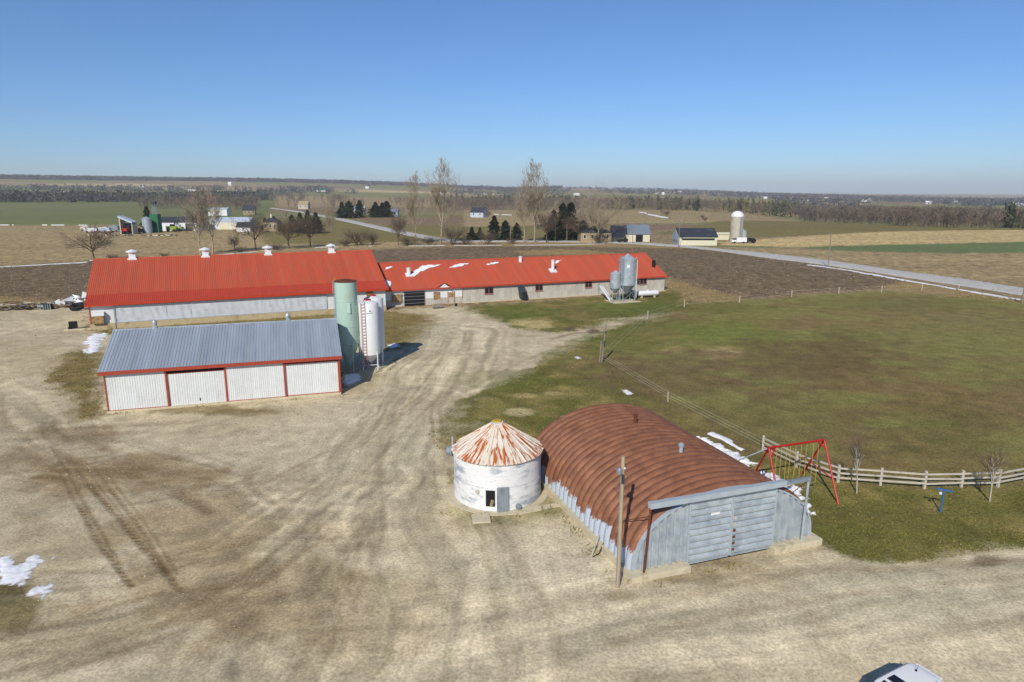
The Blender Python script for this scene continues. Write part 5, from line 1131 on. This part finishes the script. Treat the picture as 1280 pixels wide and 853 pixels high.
for s in (-1, 1):
    MB().beam((-1.75, s*.66, 1.76), (.3, s*.64, 1.765), .045, .05).build('roof_rail', m_chrome, top)
    for x0, x1 in ((-1.95, -1.85), (-.95, -.85), (.05, .14)): MB().beam((x0, s*.765, 1.1), (x1, s*.73, 1.62), .06, .06).build('pillar', m_car, suv)
    mr_ = MB().box((.75, s*1.05, 1.12), (.22, .24, .18)).build('mirror', m_car, suv); MB().box((.63, s*1.05, 1.12), (.02, .2, .14)).build('mirror_glass', m_cargl, mr_)
    for x in (-1.4, 1.4):
        w_ = MB().tube((x, s*.74, .34), (x, s*.95, .34), .35, .35, 24).build('wheel', m_rubber, suv); MB().tube((x, s*.9, .34), (x, s*.965, .34), .22, .2, 16).build('rim', m_chrome, w_)
    MB().box((2.22, s*.55, .72), (.14, .3, .13)).build('headlight', m_chrome, suv); MB().box((-2.25, s*.68, .95), (.1, .14, .32)).build('tail_light', m_redpaint, suv)
MB().tube((-1.65, -.2, 1.73), (-1.78, -.2, 2.0), .012, .006, 5).build('antenna', m_plast, top); MB().lathe([(.06,1.74),(.05,1.79),(0,1.8)], 10, (-1.65, -.2)).build('antenna_base', m_plast, top)
MB().box((-2.2, 0, 1.62), (.22, 1.1, .05)).build('spoiler', m_car, suv); MB().box((2.3, 0, .5), (.06, 1.2, .2)).build('grille', m_plast, suv)

# ---- odds and ends at the far left of the yard ------------------------------------------------
q = G(97, 388); t = thing('tractor_tyre', 'big black tractor tyre lying by the corner of the red barn', 'tyre', q); t.scale = (1.2, 1.2, 1.15); t.rotation_euler = (R(20), 0, .2); t.location.z = .32; pr = []
for k in range(13): a = 2*math.pi*k/12; pr.append((.72+.26*math.cos(a), .36+.34*math.sin(a)))
MB().lathe(pr, 32).build('tread', m_rubber, t, True)
lug = MB().box((0, 0, 0), (.1, .28, .5), rx=.5).mesh('lug', m_rubber)
for k in range(20): a = k*math.pi/10; put('lug', lug, t, (.97*math.cos(a), .97*math.sin(a), .36), (0, 0, a))
q = G(92, 412); t = thing('dark_pit', 'small dark concrete opening at the corner below the red barn', 'pit', q, a2)
MB().bb(-.7, .55, .5, .65, -.1, 1.25).build('back_wall', m_black, t); MB().bb(-.8, -.68, -.8, .64, -.1, .5).build('side_wall', m_concrete, t); MB().bb(-1.2, 3.0, -.95, -.8, -.1, .2).build('kerb', m_concrete, t)
for k in range(3): MB().box((1.0+.6*k, -.1+.15*k, .25), (1.8, .16, .1), rz=.25*k, ry=-.2).build('plank', m_woodgrey, t)
def heap(name, label, cat, x, y_, wd, dp, n, mats, sizes, seed, ztop=.7):
    r = random.Random(seed); q = G(x, y_); t = thing(name, label, cat, q, R(12))
    for k in range(n):
        m = r.choice(mats); s = r.choice(sizes); u = r.uniform(-.5, .5); MB().box((u*wd, r.uniform(-.5, .5)*dp, .08+r.random()*ztop*(1-abs(u))), (s[0]*r.uniform(.6, 1.3), s[1], s[2]*r.uniform(.7, 1.4)), rz=r.gauss(0, .5), ry=r.gauss(0, .12), rx=r.gauss(0, .25)).build('plank', m, t)
    return t
heap('lumber_pile', 'jumbled pile of old boards at the left edge of the yard', 'lumber', 14, 388, 7.5, 2.2, 34, [m_woodgrey, m_rail, m_wood, m_darkgrey, m_rust], [(3.2,.22,.08),(2.2,.3,.06),(1.2,.9,.05),(4,.14,.1)], 3, 1.6)
heap('lumber_pile', 'second pile of boards beside the dark crate left of the tyre', 'lumber', 44, 386, 5.5, 2.0, 26, [m_woodgrey, m_rail, m_concrete, m_darkgrey, m_wood], [(2.6,.22,.08),(1.6,.3,.06),(.8,.6,.3),(3,.14,.1)], 4, 1.5)
heap('scrap_boards', 'low brown boards between dark crate and tyre', 'lumber', 76, 384.5, 4, 1.4, 12, [m_rust, m_wood, m_woodgrey], [(2.6,.22,.08),(1.6,.3,.06)], 5, .4)
q = G(61, 387); t = thing('scrap_crate', 'dark metal crate between the board piles left of the tyre', 'crate', q, R(10))
MB().bb(-.7, .7, -.5, .5, .0, 1.0).build('box', m_black, t)
for k in range(4): MB().bb(-.74+.4*k, -.6+.4*k, -.56, -.505, 0, 1.05).build('slat', m_galvd, t)
MB().bb(-1.8, -.72, -.4, .5, .5, .9).build('shelf', m_galvd, t)
r = random.Random(2); q = G(86, 380); t = thing('sheeting_heap', 'crumpled heap of white plastic and sheet metal behind the tyre', 'heap', q, R(15))
for k in range(26):
    u = r.uniform(-.5, .5); c = Vector((u*7.5, r.uniform(-1, 1), .2+r.random()*1.3*(u+.6))); pts = [c+Vector((r.gauss(0, .7), r.gauss(0, .5), r.gauss(0, .38))) for _ in range(4)]
    MB().add(pts+[a+Vector((.02, .03, .05)) for a in pts], [(0,1,2,3),(7,6,5,4),(0,4,5,1),(1,5,6,2),(2,6,7,3),(3,7,4,0)]).build('sheet', r.choice([m_silowhite, m_silowhite, m_galv, m_curtain]), t)
q = G(570, 383); t = thing('black_bucket', 'small black bucket beside the long barn door', 'bucket', q); MB().lathe([(.22, 0), (.3, .5), (.27, .5), (.2, .05), (0, .05)], 14).build('body', m_rubber, t)

# ================================================================== FAR FARMS
def far_gable(name, label, cat, x0, x1, yb, ang, W, eave, rise, mw, mr_, group=None, hip=False, wins=0, door=None, ztop=None, sidewin=0):
    p = G(x0, yb); q = G(x1, yb); ang = R(ang); d = (q.y*CT+22*ST)
    L = (q.x-p.x)/max(.2, math.cos(ang)+math.sin(ang)*-(x1-640)/F)
    p.z = gz(p.x, p.y); t = thing(name, label, cat, p, ang, group); e = .35
    MB().bb(0, L, 0, W, -1, eave).build('wall', mw, t)
    if hip:
        V = [(-e, -e, eave), (L+e, -e, eave), (L+e, W+e, eave), (-e, W+e, eave), (L*.4, W/2, eave+rise), (L*.6, W/2, eave+rise)]
        r_ = MB().add(V, [(0, 1, 5, 4), (1, 2, 5), (2, 3, 4, 5), (3, 0, 4), (3, 2, 1, 0)]).build('roof', mr_, t)
    else:
        for x in (0, L): MB().prism([(x, 0, eave), (x, W, eave), (x, W/2, eave+rise*.96)], (.1 if x == 0 else -.1, 0, 0)).build('gable', mw, t)
        zz = eave-rise*e/(W/2); r_ = MB().prism([(-e, -e, zz), (-e, W/2, eave+rise), (-e, W+e, zz), (-e, W+e, zz+.22), (-e, W/2, eave+rise+.25), (-e, -e, zz+.22)], (L+2*e, 0, 0)).build('roof', mr_, t)
    for k in range(wins):
        x = L*(k+.5)/wins; f = MB().bb(x-.6, x+.6, -.06, 0, eave*.4, eave*.8).build('window', m_silowhite, t); MB().bb(x-.48, x+.48, -.08, -.062, eave*.4+.12, eave*.8-.12).build('pane', m_glass, f)
    for k in range(sidewin):
        y_ = W*(k+.5)/sidewin; f = MB().bb(-.06, 0, y_-.55, y_+.55, eave*.25, eave*.6).build('window', m_silowhite, t); MB().bb(-.08, -.062, y_-.45, y_+.45, eave*.25+.1, eave*.6-.1).build('pane', m_glass, f)
    if door: MB().bb(L*door[0], L*door[1], -.09, 0, 0, eave*door[2]).build('door', door[3], t)
    return t, L, r_
m_yel = M('cream_wall', lin(230,224,196), .8, var=.06); m_stone = M('yellow_stone', lin(176,158,122), .9, var=.2, scale=1.5); m_slate = M('dark_roof', lin(60,64,74), .7, var=.15, scale=.5, dirt=lin(88,92,100), dscale=.4)
m_palewall = M('pale_blue_wall', lin(196,210,222), .6, var=.05); m_greyroof = M('grey_blue_roof', lin(122,134,146), .55, var=.1); m_gtower = M('green_steel', lin(40,112,74), .6, var=.1); m_lime = M('lime_paint', lin(150,170,60), .6, var=.2, scale=1)
m_tower = M('tower_concrete', lin(196,190,172), .85, var=.12, scale=.5, dirt=lin(160,152,132), dscale=.3); m_redwall = M('barn_red', lin(160,56,44), .7, var=.1)
# left farm
t, L, r_ = far_gable('far_barn', 'long white shed with dark roof beside the green tower at far left farm', 'barn', 198.5, 247, 289, 0, 14, 5, 2.6, m_white, m_slate, None, False, 0, (.7, .9, .85, m_black))  # black door panel paints the shade inside an open doorway
for k in range(3): MB().bb(L*(.03+.21*k), L*(.2+.21*k), -.07, 0, .1, 4.2).build('door_panel', m_silowhite, t)
t, L, r_ = far_gable('far_barn', 'white barn with pale roof behind the tall pair of bare trees', 'barn', 262, 312, 287, 0, 12, 4.6, 2.2, m_white, m_palewall, None, False, 0, (.25, .5, .85, m_yel)); MB().bb(L*.55, L*.75, -.07, 0, .1, 3.9).build('door_panel', m_yel, t)
far_gable('far_shed', 'small white shed with dark grey roof left of the stone house', 'shed', 296, 313, 290, 0, 6, 2.8, 2.2, m_silowhite, m_slate, None, False, 1)
far_gable('far_shed', 'long low white building above the white barn of the far left farm', 'shed', 260, 284, 270, 0, 9, 6, 1.2, m_silowhite, m_palewall, None)
t, L, r_ = far_gable('stone_house', 'yellow stone house with dark hip roof beside the cedars', 'house', 329.5, 347, 289.5, 0, 8, 5.2, 2.6, m_stone, m_slate, None, True, 3); MB().bb(L*.4, L*.5, 3.5, 4.3, 6, 9.6).build('chimney', m_yel, r_)
far_gable('farm_house', 'grey house with dark gables above the stone house', 'house', 304, 319, 269, 15, 11, 4.5, 4.5, m_stone, m_slate, None, False, 3)
# open machine shelter with a red tractor in it
p = G(151, 293); t = thing('machine_shelter', 'open fronted machine shelter with white sloping roof at far left farm', 'shed', p); hs_ = 8.2
MB().prism([(-.4, -.5, hs_+.5), (6.8, -.5, hs_-2.6), (6.8, 5, hs_-2.6), (-.4, 5, hs_+.5)], (0, 0, .9)).build('roof', m_palewall, t); MB().bb(-.2, .4, 0, 5, -.5, hs_).build('side_wall', m_rail, t); MB().bb(6.1, 6.6, 0, 5, -.5, hs_-3).build('side_wall', m_rail, t); MB().bb(.4, 6.1, 4.5, 4.9, -.5, hs_-2.6).build('back_wall', m_darkgrey, t)
q = p+Vector((2.4, .3, .0)); t = thing('red_tractor', 'red tractor parked inside the open shelter of the far left farm', 'tractor', q)
MB().bb(-1.1, 1.1, -.4, 3, 1.6, 3.0).build('bonnet', m_redpaint, t); MB().bb(-1, 1, 2.4, 4.2, 3.0, 4.2).build('cab', m_glass, t)
for x, y_, r_ in ((-1.3, 3.2, 1.1), (1.3, 3.2, 1.1), (-1.1, .4, .7), (1.1, .4, .7)): MB().tube((x-.25, y_, r_), (x+.25, y_, r_), r_, r_, 16).build('wheel', m_rubber, t)
p = G(185, 291.5); t = thing('far_grain_bin', 'galvanised grain bin left of the green tower at far left farm', 'grain bin', p); hb_ = hgt(185, 271, p.y); MB().lathe(ringed(2.4, 0, hb_-1.2, .8, .05), 24).build('body', m_galv, t, True); MB().lathe([(2.5, hb_-1.2), (.3, hb_), (0, hb_)], 24).build('roof', m_galv, t)
p = G(194, 291); t = thing('green_tower', 'dark green steel tower with elevator leg at far left farm', 'tower', p); h1 = hgt(194, 268, p.y); h2 = hgt(194, 252, p.y); MB().bb(-2.2, 2.2, 0, 4, -.5, h1).build('housing', m_gtower, t)
for x in (-.7, .7):
    for y_ in (1.2, 2.6): MB().beam((x, y_, h1), (x, y_, h2-1.2), .3, .3).build('mast', m_galvd, t)
MB().bb(-1.1, 1.1, .8, 3.0, h2-1.5, h2).build('head', m_darkgrey, t)
def machine(label, x, y_, m1, m2, w_, h):
    p = G(x, y_); t = thing('farm_machine', label, 'machine', p); MB().bb(-w_/2, w_/2, 0, 2.4, .8, h*.72).build('body', m1, t); MB().bb(-w_*.1, w_*.25, .2, 2.2, h*.72, h).build('cab', m2, t)
    for s in (-.32, .34): MB().tube((w_*s, -.2, .8), (w_*s, .35, .8), .8, .8, 14).build('wheel', m_rubber, t)
    MB().beam((w_*.3, .6, h*.7), (w_*.62, .3, h*.55), .3, .3).build('spout', m1, t)
machine('lime green harvester parked before the long white shed', 214, 290, m_lime, m_glass, 5.5, 4.2); machine('smaller pale green machine right of the harvester', 222.5, 289.5, M('pale_green', lin(170,190,130), .6), m_silowhite, 4, 3.6)
for i, (x, y_, m, w_, h, lb_) in enumerate(((142,290,m_galvd,5,4,'dark wagon left of the open machine shelter'),(129,291,m_palewall,7,3.2,'pale implement standing among junk at far left farm'),(114,291,m_silowhite,8,3,'white wagon at left end of the far left farm yard'),(135,293,m_rust,4,2,'rusty implement left of the open shelter'),(172,292,m_rust,4,3,'rusty implement between shelter and grain bin'),(106,289,m_rail,5,3,'pale wagon at the very left end of the farm yard'))):
    p = G(x, y_); t = thing('farm_wagon', lb_, 'wagon', p); MB().bb(-w_/2, w_/2, 0, 2.2, .7, h*.8).build('box', m, t); MB().beam((w_/2, 1, .8), (w_/2+2, .8, .6), .2, .2).build('drawbar', m_galvd, t); MB().prism([(-w_*.4, .2, h*.8), (w_*.3, .2, h*.8), (w_*.1, 1.2, h)], (0, 1, 0)).build('load', m_silowhite if i % 2 else m_galvd, t)
    for s in (-.3, .3): MB().tube((w_*s, -.15, .5), (w_*s, .2, .5), .5, .5, 12).build('wheel', m_rubber, t)
r = random.Random(9); t = heap('stone_row', 'low row of stones and timber along the front of the far left farm', 'stones', 165, 295, 46, 3, 60, [m_woodgrey, m_woodgrey, m_concrete, m_darkgrey, m_wood], [(2, .8, .6), (3, .4, .3), (1, 1, .8)], 12, .6); t.rotation_euler = (0, 0, R(3))
# middle distance houses
far_gable('farm_house', 'small white house before dark conifers beyond the road bend, left of two', 'house', 442, 455, 270, 0, 9, 4.5, 3.5, m_rail, m_palewall, None, False, 2)
far_gable('farm_house', 'small white house before dark conifers beyond the road bend, right of two', 'house', 477, 497, 271, 0, 9, 4, 2.5, m_palewall, m_greyroof, None, False, 3)
far_gable('farm_house', 'white walled house with dark roof alone in the tan field', 'house', 588, 604, 272, -20, 10, 4.5, 4, m_palewall, m_slate, None, False, 2)
place_tree('maple_b', 610, 273, 262, 'grey bare tree beside the lone house in the tan field', HR, 1.0)
far_gable('farm_house', 'cream house among bare trees left of the road bend', 'house', 373, 385, 262, 0, 10, 6, 4, m_rail, m_stone, None, False, 2)
far_gable('far_barn', 'long low barn with green roof beyond the road bend', 'barn', 396, 408, 249, 0, 20, 5, 4, m_white, M('green_roof', lin(60,130,96), .6), None)
far_gable('far_barn', 'small red barn above the far left farm', 'barn', 259, 270, 257, 0, 12, 7, 5, m_redwall, m_redroof, None)
# right farm
t, L, r_ = far_gable('stone_house', 'brown stone house half hidden by the large spreading tree', 'house', 726, 764, 303.5, 0, 8, 4.4, 2.6, m_stone, m_slate, None, True, 4); MB().bb(L*.3, L*.36, 3.5, 4.3, 5, 8.2).build('chimney', m_stone, r_)
t, L, r_ = far_gable('yellow_barn', 'cream walled barn with grey metal roof right of the spreading tree', 'barn', 785, 812, 302.5, 0, 9, 3.6, 3.6, m_yel, m_greyroof, None, False, 0, (.35, .68, .85, m_black))
MB().bb(-7, 0, 1.5, 8.0, -.5, 3.5).build('wing', m_yel, t); MB().prism([(-7.3, 1.1, 3.3), (-7.3, 4.7, 7.0), (-7.3, 8.4, 3.3)], (7.3, 0, 0)).build('wing_roof', m_slate, t); MB().prism([(-7.2, -1.5, 2.3), (-7.2, 1.6, 3.1), (-7.2, 1.6, 2.9), (-7.2, -1.5, 2.1)], (6, 0, 0)).build('porch_roof', m_slate, t)
MB().prism([(-.05, 0, 3.4), (-.05, 9, 3.4), (-.05, 4.5, 7.1)], (-.12, 0, 0)).build('gable_front', m_yel, t)
for x in (2.2, 7): MB().tube((x, 4.5, 7.1), (x, 4.5, 8.1), .25, .25, 8).build('roof_vent', m_galvd, t)
t, L, r_ = far_gable('white_barn', 'low white barn with dark roof and pale blue gable by the road', 'barn', 849, 896, 307, -4, 16, 3.6, 3.0, m_yel, m_slate, None)
MB().bb(1, L-1, -.1, -.01, 2.2, 3.0).build('window_strip', m_glass, t); MB().prism([(-.42, 0, -.5), (-.42, 16, -.5), (-.42, 16, 3.5), (-.42, 8, 6.4), (-.42, 0, 3.5)], (-.12, 0, 0)).build('gable_front', m_palewall, t)
for k in range(4): MB().bb(-.6, -.545, 2+3.4*k, 3.1+3.4*k, 1.0, 1.9).build('window', m_glass, t)
far_gable('low_wall_shed', 'low cream shed behind the white barn', 'shed', 893, 918, 300, 0, 3, 2.6, .5, m_yel, m_yel, None)
p = G(919.5, 303); t = thing('tower_silo', 'tall pale concrete tower silo with white dome', 'silo', p); h1 = hgt(919, 271, p.y); MB().lathe(ringed(2.75, 0, h1, .76, .05), 32).build('shaft', m_tower, t, True)
MB().lathe([(2.85*math.cos(a), h1+2.5*math.sin(a)) for a in np.linspace(0, math.pi/2, 9)], 24).build('dome', m_silowhite, t, True); MB().beam((.9, -2.85, 0), (.9, -2.85, h1), .8, .3).build('chute', m_galvd, t)
p = G(928, 300); t = thing('far_grain_bin', 'small galvanised bin beside the concrete tower silo', 'grain bin', p); MB().lathe([(1.7, 0), (1.7, 4), (.2, 5), (0, 5)], 20).build('body', m_galv, t); MB().lathe([(.3, 4.95), (.3, 5.2), (0, 5.25)], 10).build('cap', m_galvd, t)
def truck(label, x, y_, m, rz, L=6.0, hc=2.4):
    p = G(x, y_); t = thing('farm_truck', label, 'truck', p, R(rz)); MB().bb(-L/2, L*.18, -1, 1, .6, hc).build('box', m, t); MB().bb(L*.2, L/2, -.95, .95, .6, 1.6).build('cab', m, t); MB().bb(L*.2, L*.38, -.9, .9, 1.6, 2.2).build('cab_glass', m_glass, t)
    for x_ in (-.3, .3):
        for s in (-1, 1): MB().tube((L*x_, s*.8, .45), (L*x_, s*1.05, .45), .45, .45, 12).build('wheel', m_rubber, t)
truck('white truck parked at the foot of the concrete tower silo', 923, 304.5, m_silowhite, 180, 6.5, 2.6); truck('black pickup right of the white truck by the tower silo', 937, 304, m_black, 0, 5, 2.2); truck('dark car on the drive of the cream barn', 778, 303.5, m_black, 0, 4.5, 1.4)
# ---- poles along the road
def utility(label, x, yb, yt, arm=True, lamp=False):
    p = G(x, yb); h = hgt(x, yt, p.y); t = thing('utility_pole', label, 'pole', p, R(-60), 'utility poles along the road'); MB().tube((0, 0, -.3), (0, 0, h), .17, .11, 8).build('pole', m_woodgrey, t)
    if arm: MB().beam((-1.1, 0, h-.5), (1.1, 0, h-.5), .12, .12).build('cross_arm', m_woodgrey, t)
    if lamp: MB().beam((0, 0, h-.1), (-1.6, 2.2, h), .14, .14).build('lamp_arm', m_galv, t); MB().box((-1.8, 2.5, h-.05), (.5, .9, .2)).build('lamp', m_galv, t)
    return t
for a in (('utility pole by the snowy ditch, nearest the right wheat strip', 1035, 334, 290), ('utility pole cut by the right edge of the photo', 1277.5, 379, 312), ('street lamp pole in front of the white barn', 848, 310, 276.5, False, True), ('pale pole before the thick conifer clump', 694, 302, 273.5), ('short pole right of the thick conifer clump', 708.5, 302, 280), ('pole between conifer clump and the stone house', 723.5, 302, 278), ('pole among the left roadside conifers', 638, 302, 282), ('pole in front of the cream barn', 790.5, 304.5, 288), ('thin pole at far left of the road conifers', 607.5, 302, 284)): utility(*a)
# ---- scattered far buildings on slopes and plain
r = random.Random(5); tiny = MB().bb(-5, 5, -4, 4, -2, 5).prism([(-5.3, -4.4, 4.8), (-5.3, 0, 8), (-5.3, 4.4, 4.8)], (10.6, 0, 0)).mesh('farm_building', m_silowhite)
for i in range(34):
    x = r.uniform(960, 1290) if i < 18 else r.uniform(180, 960); rr = r.uniform(2200, 3600) if i < 18 else r.uniform(1700, 3400); s = (x-640)/F; Y = rr/math.sqrt(1+s*s); X = s*Y
    o = put('farm_building', tiny, None, (X, Y, gz(X, Y)), (0, 0, r.uniform(-.4, .4)), (r.uniform(.8, 2.2), 1, r.uniform(.7, 1.1))); tag(o, 'tiny white building far off near the skyline', 'building', 'tiny far white buildings')

# ================================================================== SNOW LEFT ON THE GROUND
def snow(label, pts, h=.14, jag=.25, cell=None):
    """thawing patch: a thin sheet whose ragged edge and holes come from noise on the distance to its outline"""
    P = [tuple(G(*q)[:2]) for q in pts]; P.append(P[0]); x0 = min(q[0] for q in P)-.6; x1 = max(q[0] for q in P)+.6; y0 = min(q[1] for q in P)-.6; y1 = max(q[1] for q in P)+.6
    c = cell or max(.05, min(.16, (x1-x0)/80)); nx, ny = int((x1-x0)/c)+2, int((y1-y0)/c)+2; X, Y = np.meshgrid(x0+np.arange(nx)*c, y0+np.arange(ny)*c)
    d = seg_dist(X.ravel(), Y.ravel(), P)*np.where(inpoly(X.ravel(), Y.ravel(), P[:-1]), 1, -1); X, Y = X.ravel(), Y.ravel()
    f = d+.05+(fbm(X*1.7, Y*1.7, 71, 4)-.5)*jag*7+(fbm(X*6, Y*6, 72, 2)-.5)*jag*2.5
    Z = hz(X, Y)+np.clip(f/.9, -.3, 1)*h*(.7+.6*fbm(X*2, Y*2, 73, 3)); k = f > -.02
    ii = (np.arange(ny-1)[:, None]*nx+np.arange(nx-1)).ravel(); Q = np.stack([ii, ii+1, ii+nx+1, ii+nx], 1); Q = Q[k[Q].sum(1) >= 2]
    if not len(Q): return None
    u, inv = np.unique(Q, return_inverse=True)
    t_ = (sstep(-.02, .32, f)*(.72+.4*fbm(X*3, Y*3, 74, 3)))[:, None]; t_ = np.clip(t_, 0, 1); cc = np.array([.34, .31, .25])*(1-t_)+np.array([.80, .81, .83])*t_   # thin wet rim, clean middle
    return tag(mesh_np('snow_patch', np.stack([X, Y, Z], 1)[u], inv.reshape(-1, 4), m_vcol, None, True, {'cover': cc[u]}), label, 'snow', 'leftover snow')
def snow_strip(label, pts, w_, h=.18, gaps=.12):
    P = [G(*q) for q in pts]; prev = None; m = MB(); s = 0; root = thing('snow_patch', label, 'snow', P[0], 0, 'leftover snow'); O = P[0]
    def flush(m):
        if m.f: m.build('snow', m_snow, root, True)
        return MB()
    for a, b in zip(P[:-1], P[1:]):
        L_ = (b-a).length; n = max(3, int(L_/max(.35, w_*.4))); d = (b-a).normalized(); sd = Vector((-d.y, d.x, 0))
        for k in range(n+1):
            c = a.lerp(b, k/n); s += L_/n; e1, e2, e3 = [float(fbm(np.array([s/(w_*5)+o]), np.array([.3+o]), 9+o, 4)[0]) for o in (0, 3, 6)]
            wl, wr = w_*(e1-gaps)*2.2, w_*(e2-gaps)*2.2
            if min(wl, wr) < .03*w_: prev = None; m = flush(m); continue
            c = c+sd*((e3-.5)*w_*1.5); row = []
            for u, z in ((-1, -.05), (-.6, .7), (0, 1), (.6, .7), (1, -.05)):
                e = c+sd*(u*(wl if u < 0 else wr)); row.append((e.x-O.x, e.y-O.y, gz(e.x, e.y)+h*z))
            o = len(m.v); m.v += row
            if prev is not None: m.f += [(prev+i, prev+i+1, o+i+1, o+i) for i in range(4)]
            prev = o
    flush(m); return root
snow('bright snow patch beside the left end of the grey roofed shed', [(105,428),(117,418),(131,416.5),(134,418),(126,428),(122,440),(110,443),(106,439),(112,433)])
snow('larger snow patch at the left edge of the yard', [(-6,700),(14,693),(20,705),(40,694),(54,694),(60,702),(38,712),(42,722),(20,733),(-6,728)], .07, .2)
snow('smaller snow patch below the one at the left edge', [(33,742),(46,731),(64,730),(72,736),(58,746),(54,755),(46,748)], .07, .14)
snow('long snow bank along the back of the quonset hut', [(866,547),(884,547),(905,560),(930,570),(944,580),(934,586),(915,580),(890,562)], .2, .25)
snow('snow bank beside the right end wall of the quonset hut', [(940,588),(962,592),(985,600),(1003,613),(1008,628),(1018,643),(1000,640),(985,632),(960,612)], .22, .25)
snow_strip('thin snow streak in the grass behind the quonset hut', [(888,542),(910,553),(930,564)], .45, .12)
snow('tiny snow fleck on the lawn above the quonset hut, left one', [(718,446),(724,446),(728,449),(721,449)], .06, .1)
snow('tiny snow fleck on the lawn nearest the wire fence', [(776,487),(784,487),(791,492),(785,494),(778,490)], .06, .1)
snow('small snow scrap behind the rounded back of the quonset hut', [(699,521),(709,518),(713,519),(703,523)], .06, .1)
snow('shaded snow patch beside the foot of the green silo', [(430,470),(444,466),(452,470),(450,476),(438,482),(428,478)], .08, .12)
snow('small snow scraps in the shade behind the white feed silos', [(484,431),(494,429),(500,433),(490,436)], .15, .15)
snow_strip('long snow line in the roadside ditch at right', [(1010,331.5),(1060,338),(1130,350.5),(1190,361),(1240,369),(1278,375)], 1.1, .12, .16)
snow_strip('snow line along the field edge left of the red barn', [(-60,336),(0,334),(50,331.5),(108,328)], 1.6, .15, .2)
snow_strip('broken snow line along the hedgerow behind the red barn', [(112,326),(180,324),(260,320),(330,314),(400,309.5),(470,308),(600,307),(700,306.5),(760,305)], 1.5, .12, .40)
snow_strip('snow streaks around the lone house in the tan field', [(590,270),(610,268),(640,269.5)], 3.5, .5, .45)
snow_strip('far snow streaks on the tan field right of centre', [(800,266),(818,270),(835,273)], 4, .6, .3)
snow_strip('thin snow line at the far edge of the green field', [(40,250.5),(100,251),(160,251)], 6, 1.0, .5)
snow_strip('thin snow line along the near edge of the green field', [(0,281.8),(60,281.8),(110,282)], 1.6, .4, .45)

# ================================================================== GRASS BLADES AND STONES
grass('grass_blades', 'short spring grass blades on the lawn', 70000, (LAWN,), 385, 715, 5, .10, ((92,98,46),(104,106,52),(140,128,82),(118,112,60),(88,86,46)))
grass('grass_blades', 'thin dead grass blades on the pasture', 40000, (PASTURE,), 380, 610, 6, .06, ((124,114,68),(140,126,82),(104,98,58),(112,96,62),(116,112,64)))
grass('dry_grass', 'pale dry weeds along the field edges', 16000, (VERGE,), 300, 420, 7, .32, ((170,148,104),(146,126,88),(128,112,76)))
specks('gravel_stones', 'loose small stones over the gravel yard', 26000, (GRAVEL,), 395, 870, 21, (.012, .055), ((200,188,164),(160,146,122),(136,122,100),(116,102,82)), 'gravel')
specks('soil_clods', 'rough clods and straw flecks on the ploughed field', 42000, (PLOUGH,), 309, 376, 22, (.02, .075), ((92,78,62),(104,88,70),(166,148,116),(124,106,86),(84,70,56)), 'soil', .9)
# weeds along the foot of walls
def weeds(label, n, seed):
    r_ = np.random.default_rng(seed); P = []
    for (cx, cy, a, x0, x1, y0, y1) in FOOT:
        per = 2*(x1-x0+y1-y0)
        for k in range(int(per*5)):
            e = r_.random()*per; j = r_.normal(0, .22)+.1
            if e < x1-x0: lx, ly = x0+e, y0-j
            elif e < x1-x0+y1-y0: lx, ly = x1+j, y0+e-(x1-x0)
            elif e < 2*(x1-x0)+y1-y0: lx, ly = x0+e-(x1-x0+y1-y0), y1+j
            else: lx, ly = x0-j, y0+e-2*(x1-x0)-(y1-y0)
            P.append((cx+lx*math.cos(a)-ly*math.sin(a), cy+lx*math.sin(a)+ly*math.cos(a)))
    P = np.array(P); k = fbm(P[:, 0]/1.8, P[:, 1]/1.8, 91, 3) > .5; P = P[k]; X, Y = P[:, 0], P[:, 1]; n = len(X); Zg = hz(X, Y)-.02; vs = []; cs = []
    for b_ in range(4):
        a = r_.uniform(0, 6.28, n); ww = .03*r_.uniform(.7, 1.5, n); hh = .22*r_.uniform(.4, 1.4, n); le = r_.normal(0, .5, (n, 2))*hh[:, None]; ox, oy = r_.normal(0, .1, n), r_.normal(0, .1, n); p = np.zeros((n, 3, 3))
        p[:, 0] = np.stack([X+ox+np.cos(a)*ww, Y+oy+np.sin(a)*ww, Zg], 1); p[:, 1] = np.stack([X+ox-np.cos(a)*ww, Y+oy-np.sin(a)*ww, Zg], 1); p[:, 2] = np.stack([X+ox+le[:, 0], Y+oy+le[:, 1], Zg+hh], 1); vs.append(p)
        cs.append(np.repeat(np.array([srgb(c) for c in ((108,108,56),(132,120,72),(92,96,46),(156,138,92))])[r_.integers(0, 4, n)], 3, 0))
    v = np.concatenate(vs).reshape(-1, 3); tag(mesh_np('weeds', v, np.arange(len(v)).reshape(-1, 3), m_vcol, cols={'cover': np.concatenate(cs)}), label, 'weeds', kind='stuff')
weeds('low weeds growing along the foot of the buildings', 0, 31)

# ================================================================== HAZE
hm = bpy.data.materials.new('haze_air'); hm.use_nodes = True; N = hm.node_tree.nodes; N.remove(N['Principled BSDF']); pv = N.new('ShaderNodeVolumePrincipled')
pv.inputs['Color'].default_value = (.96, .98, 1, 1); pv.inputs['Density'].default_value = HAZE; pv.inputs['Anisotropy'].default_value = 0
hm.node_tree.links.new(pv.outputs[0], N['Material Output'].inputs['Volume'])
if HAZE > 0:
    o = MB().bb(-11000, 11000, -1500, 12500, -31, 175).build('haze', hm); tag(o, 'thin blue air haze over the whole countryside', 'haze', kind='stuff')
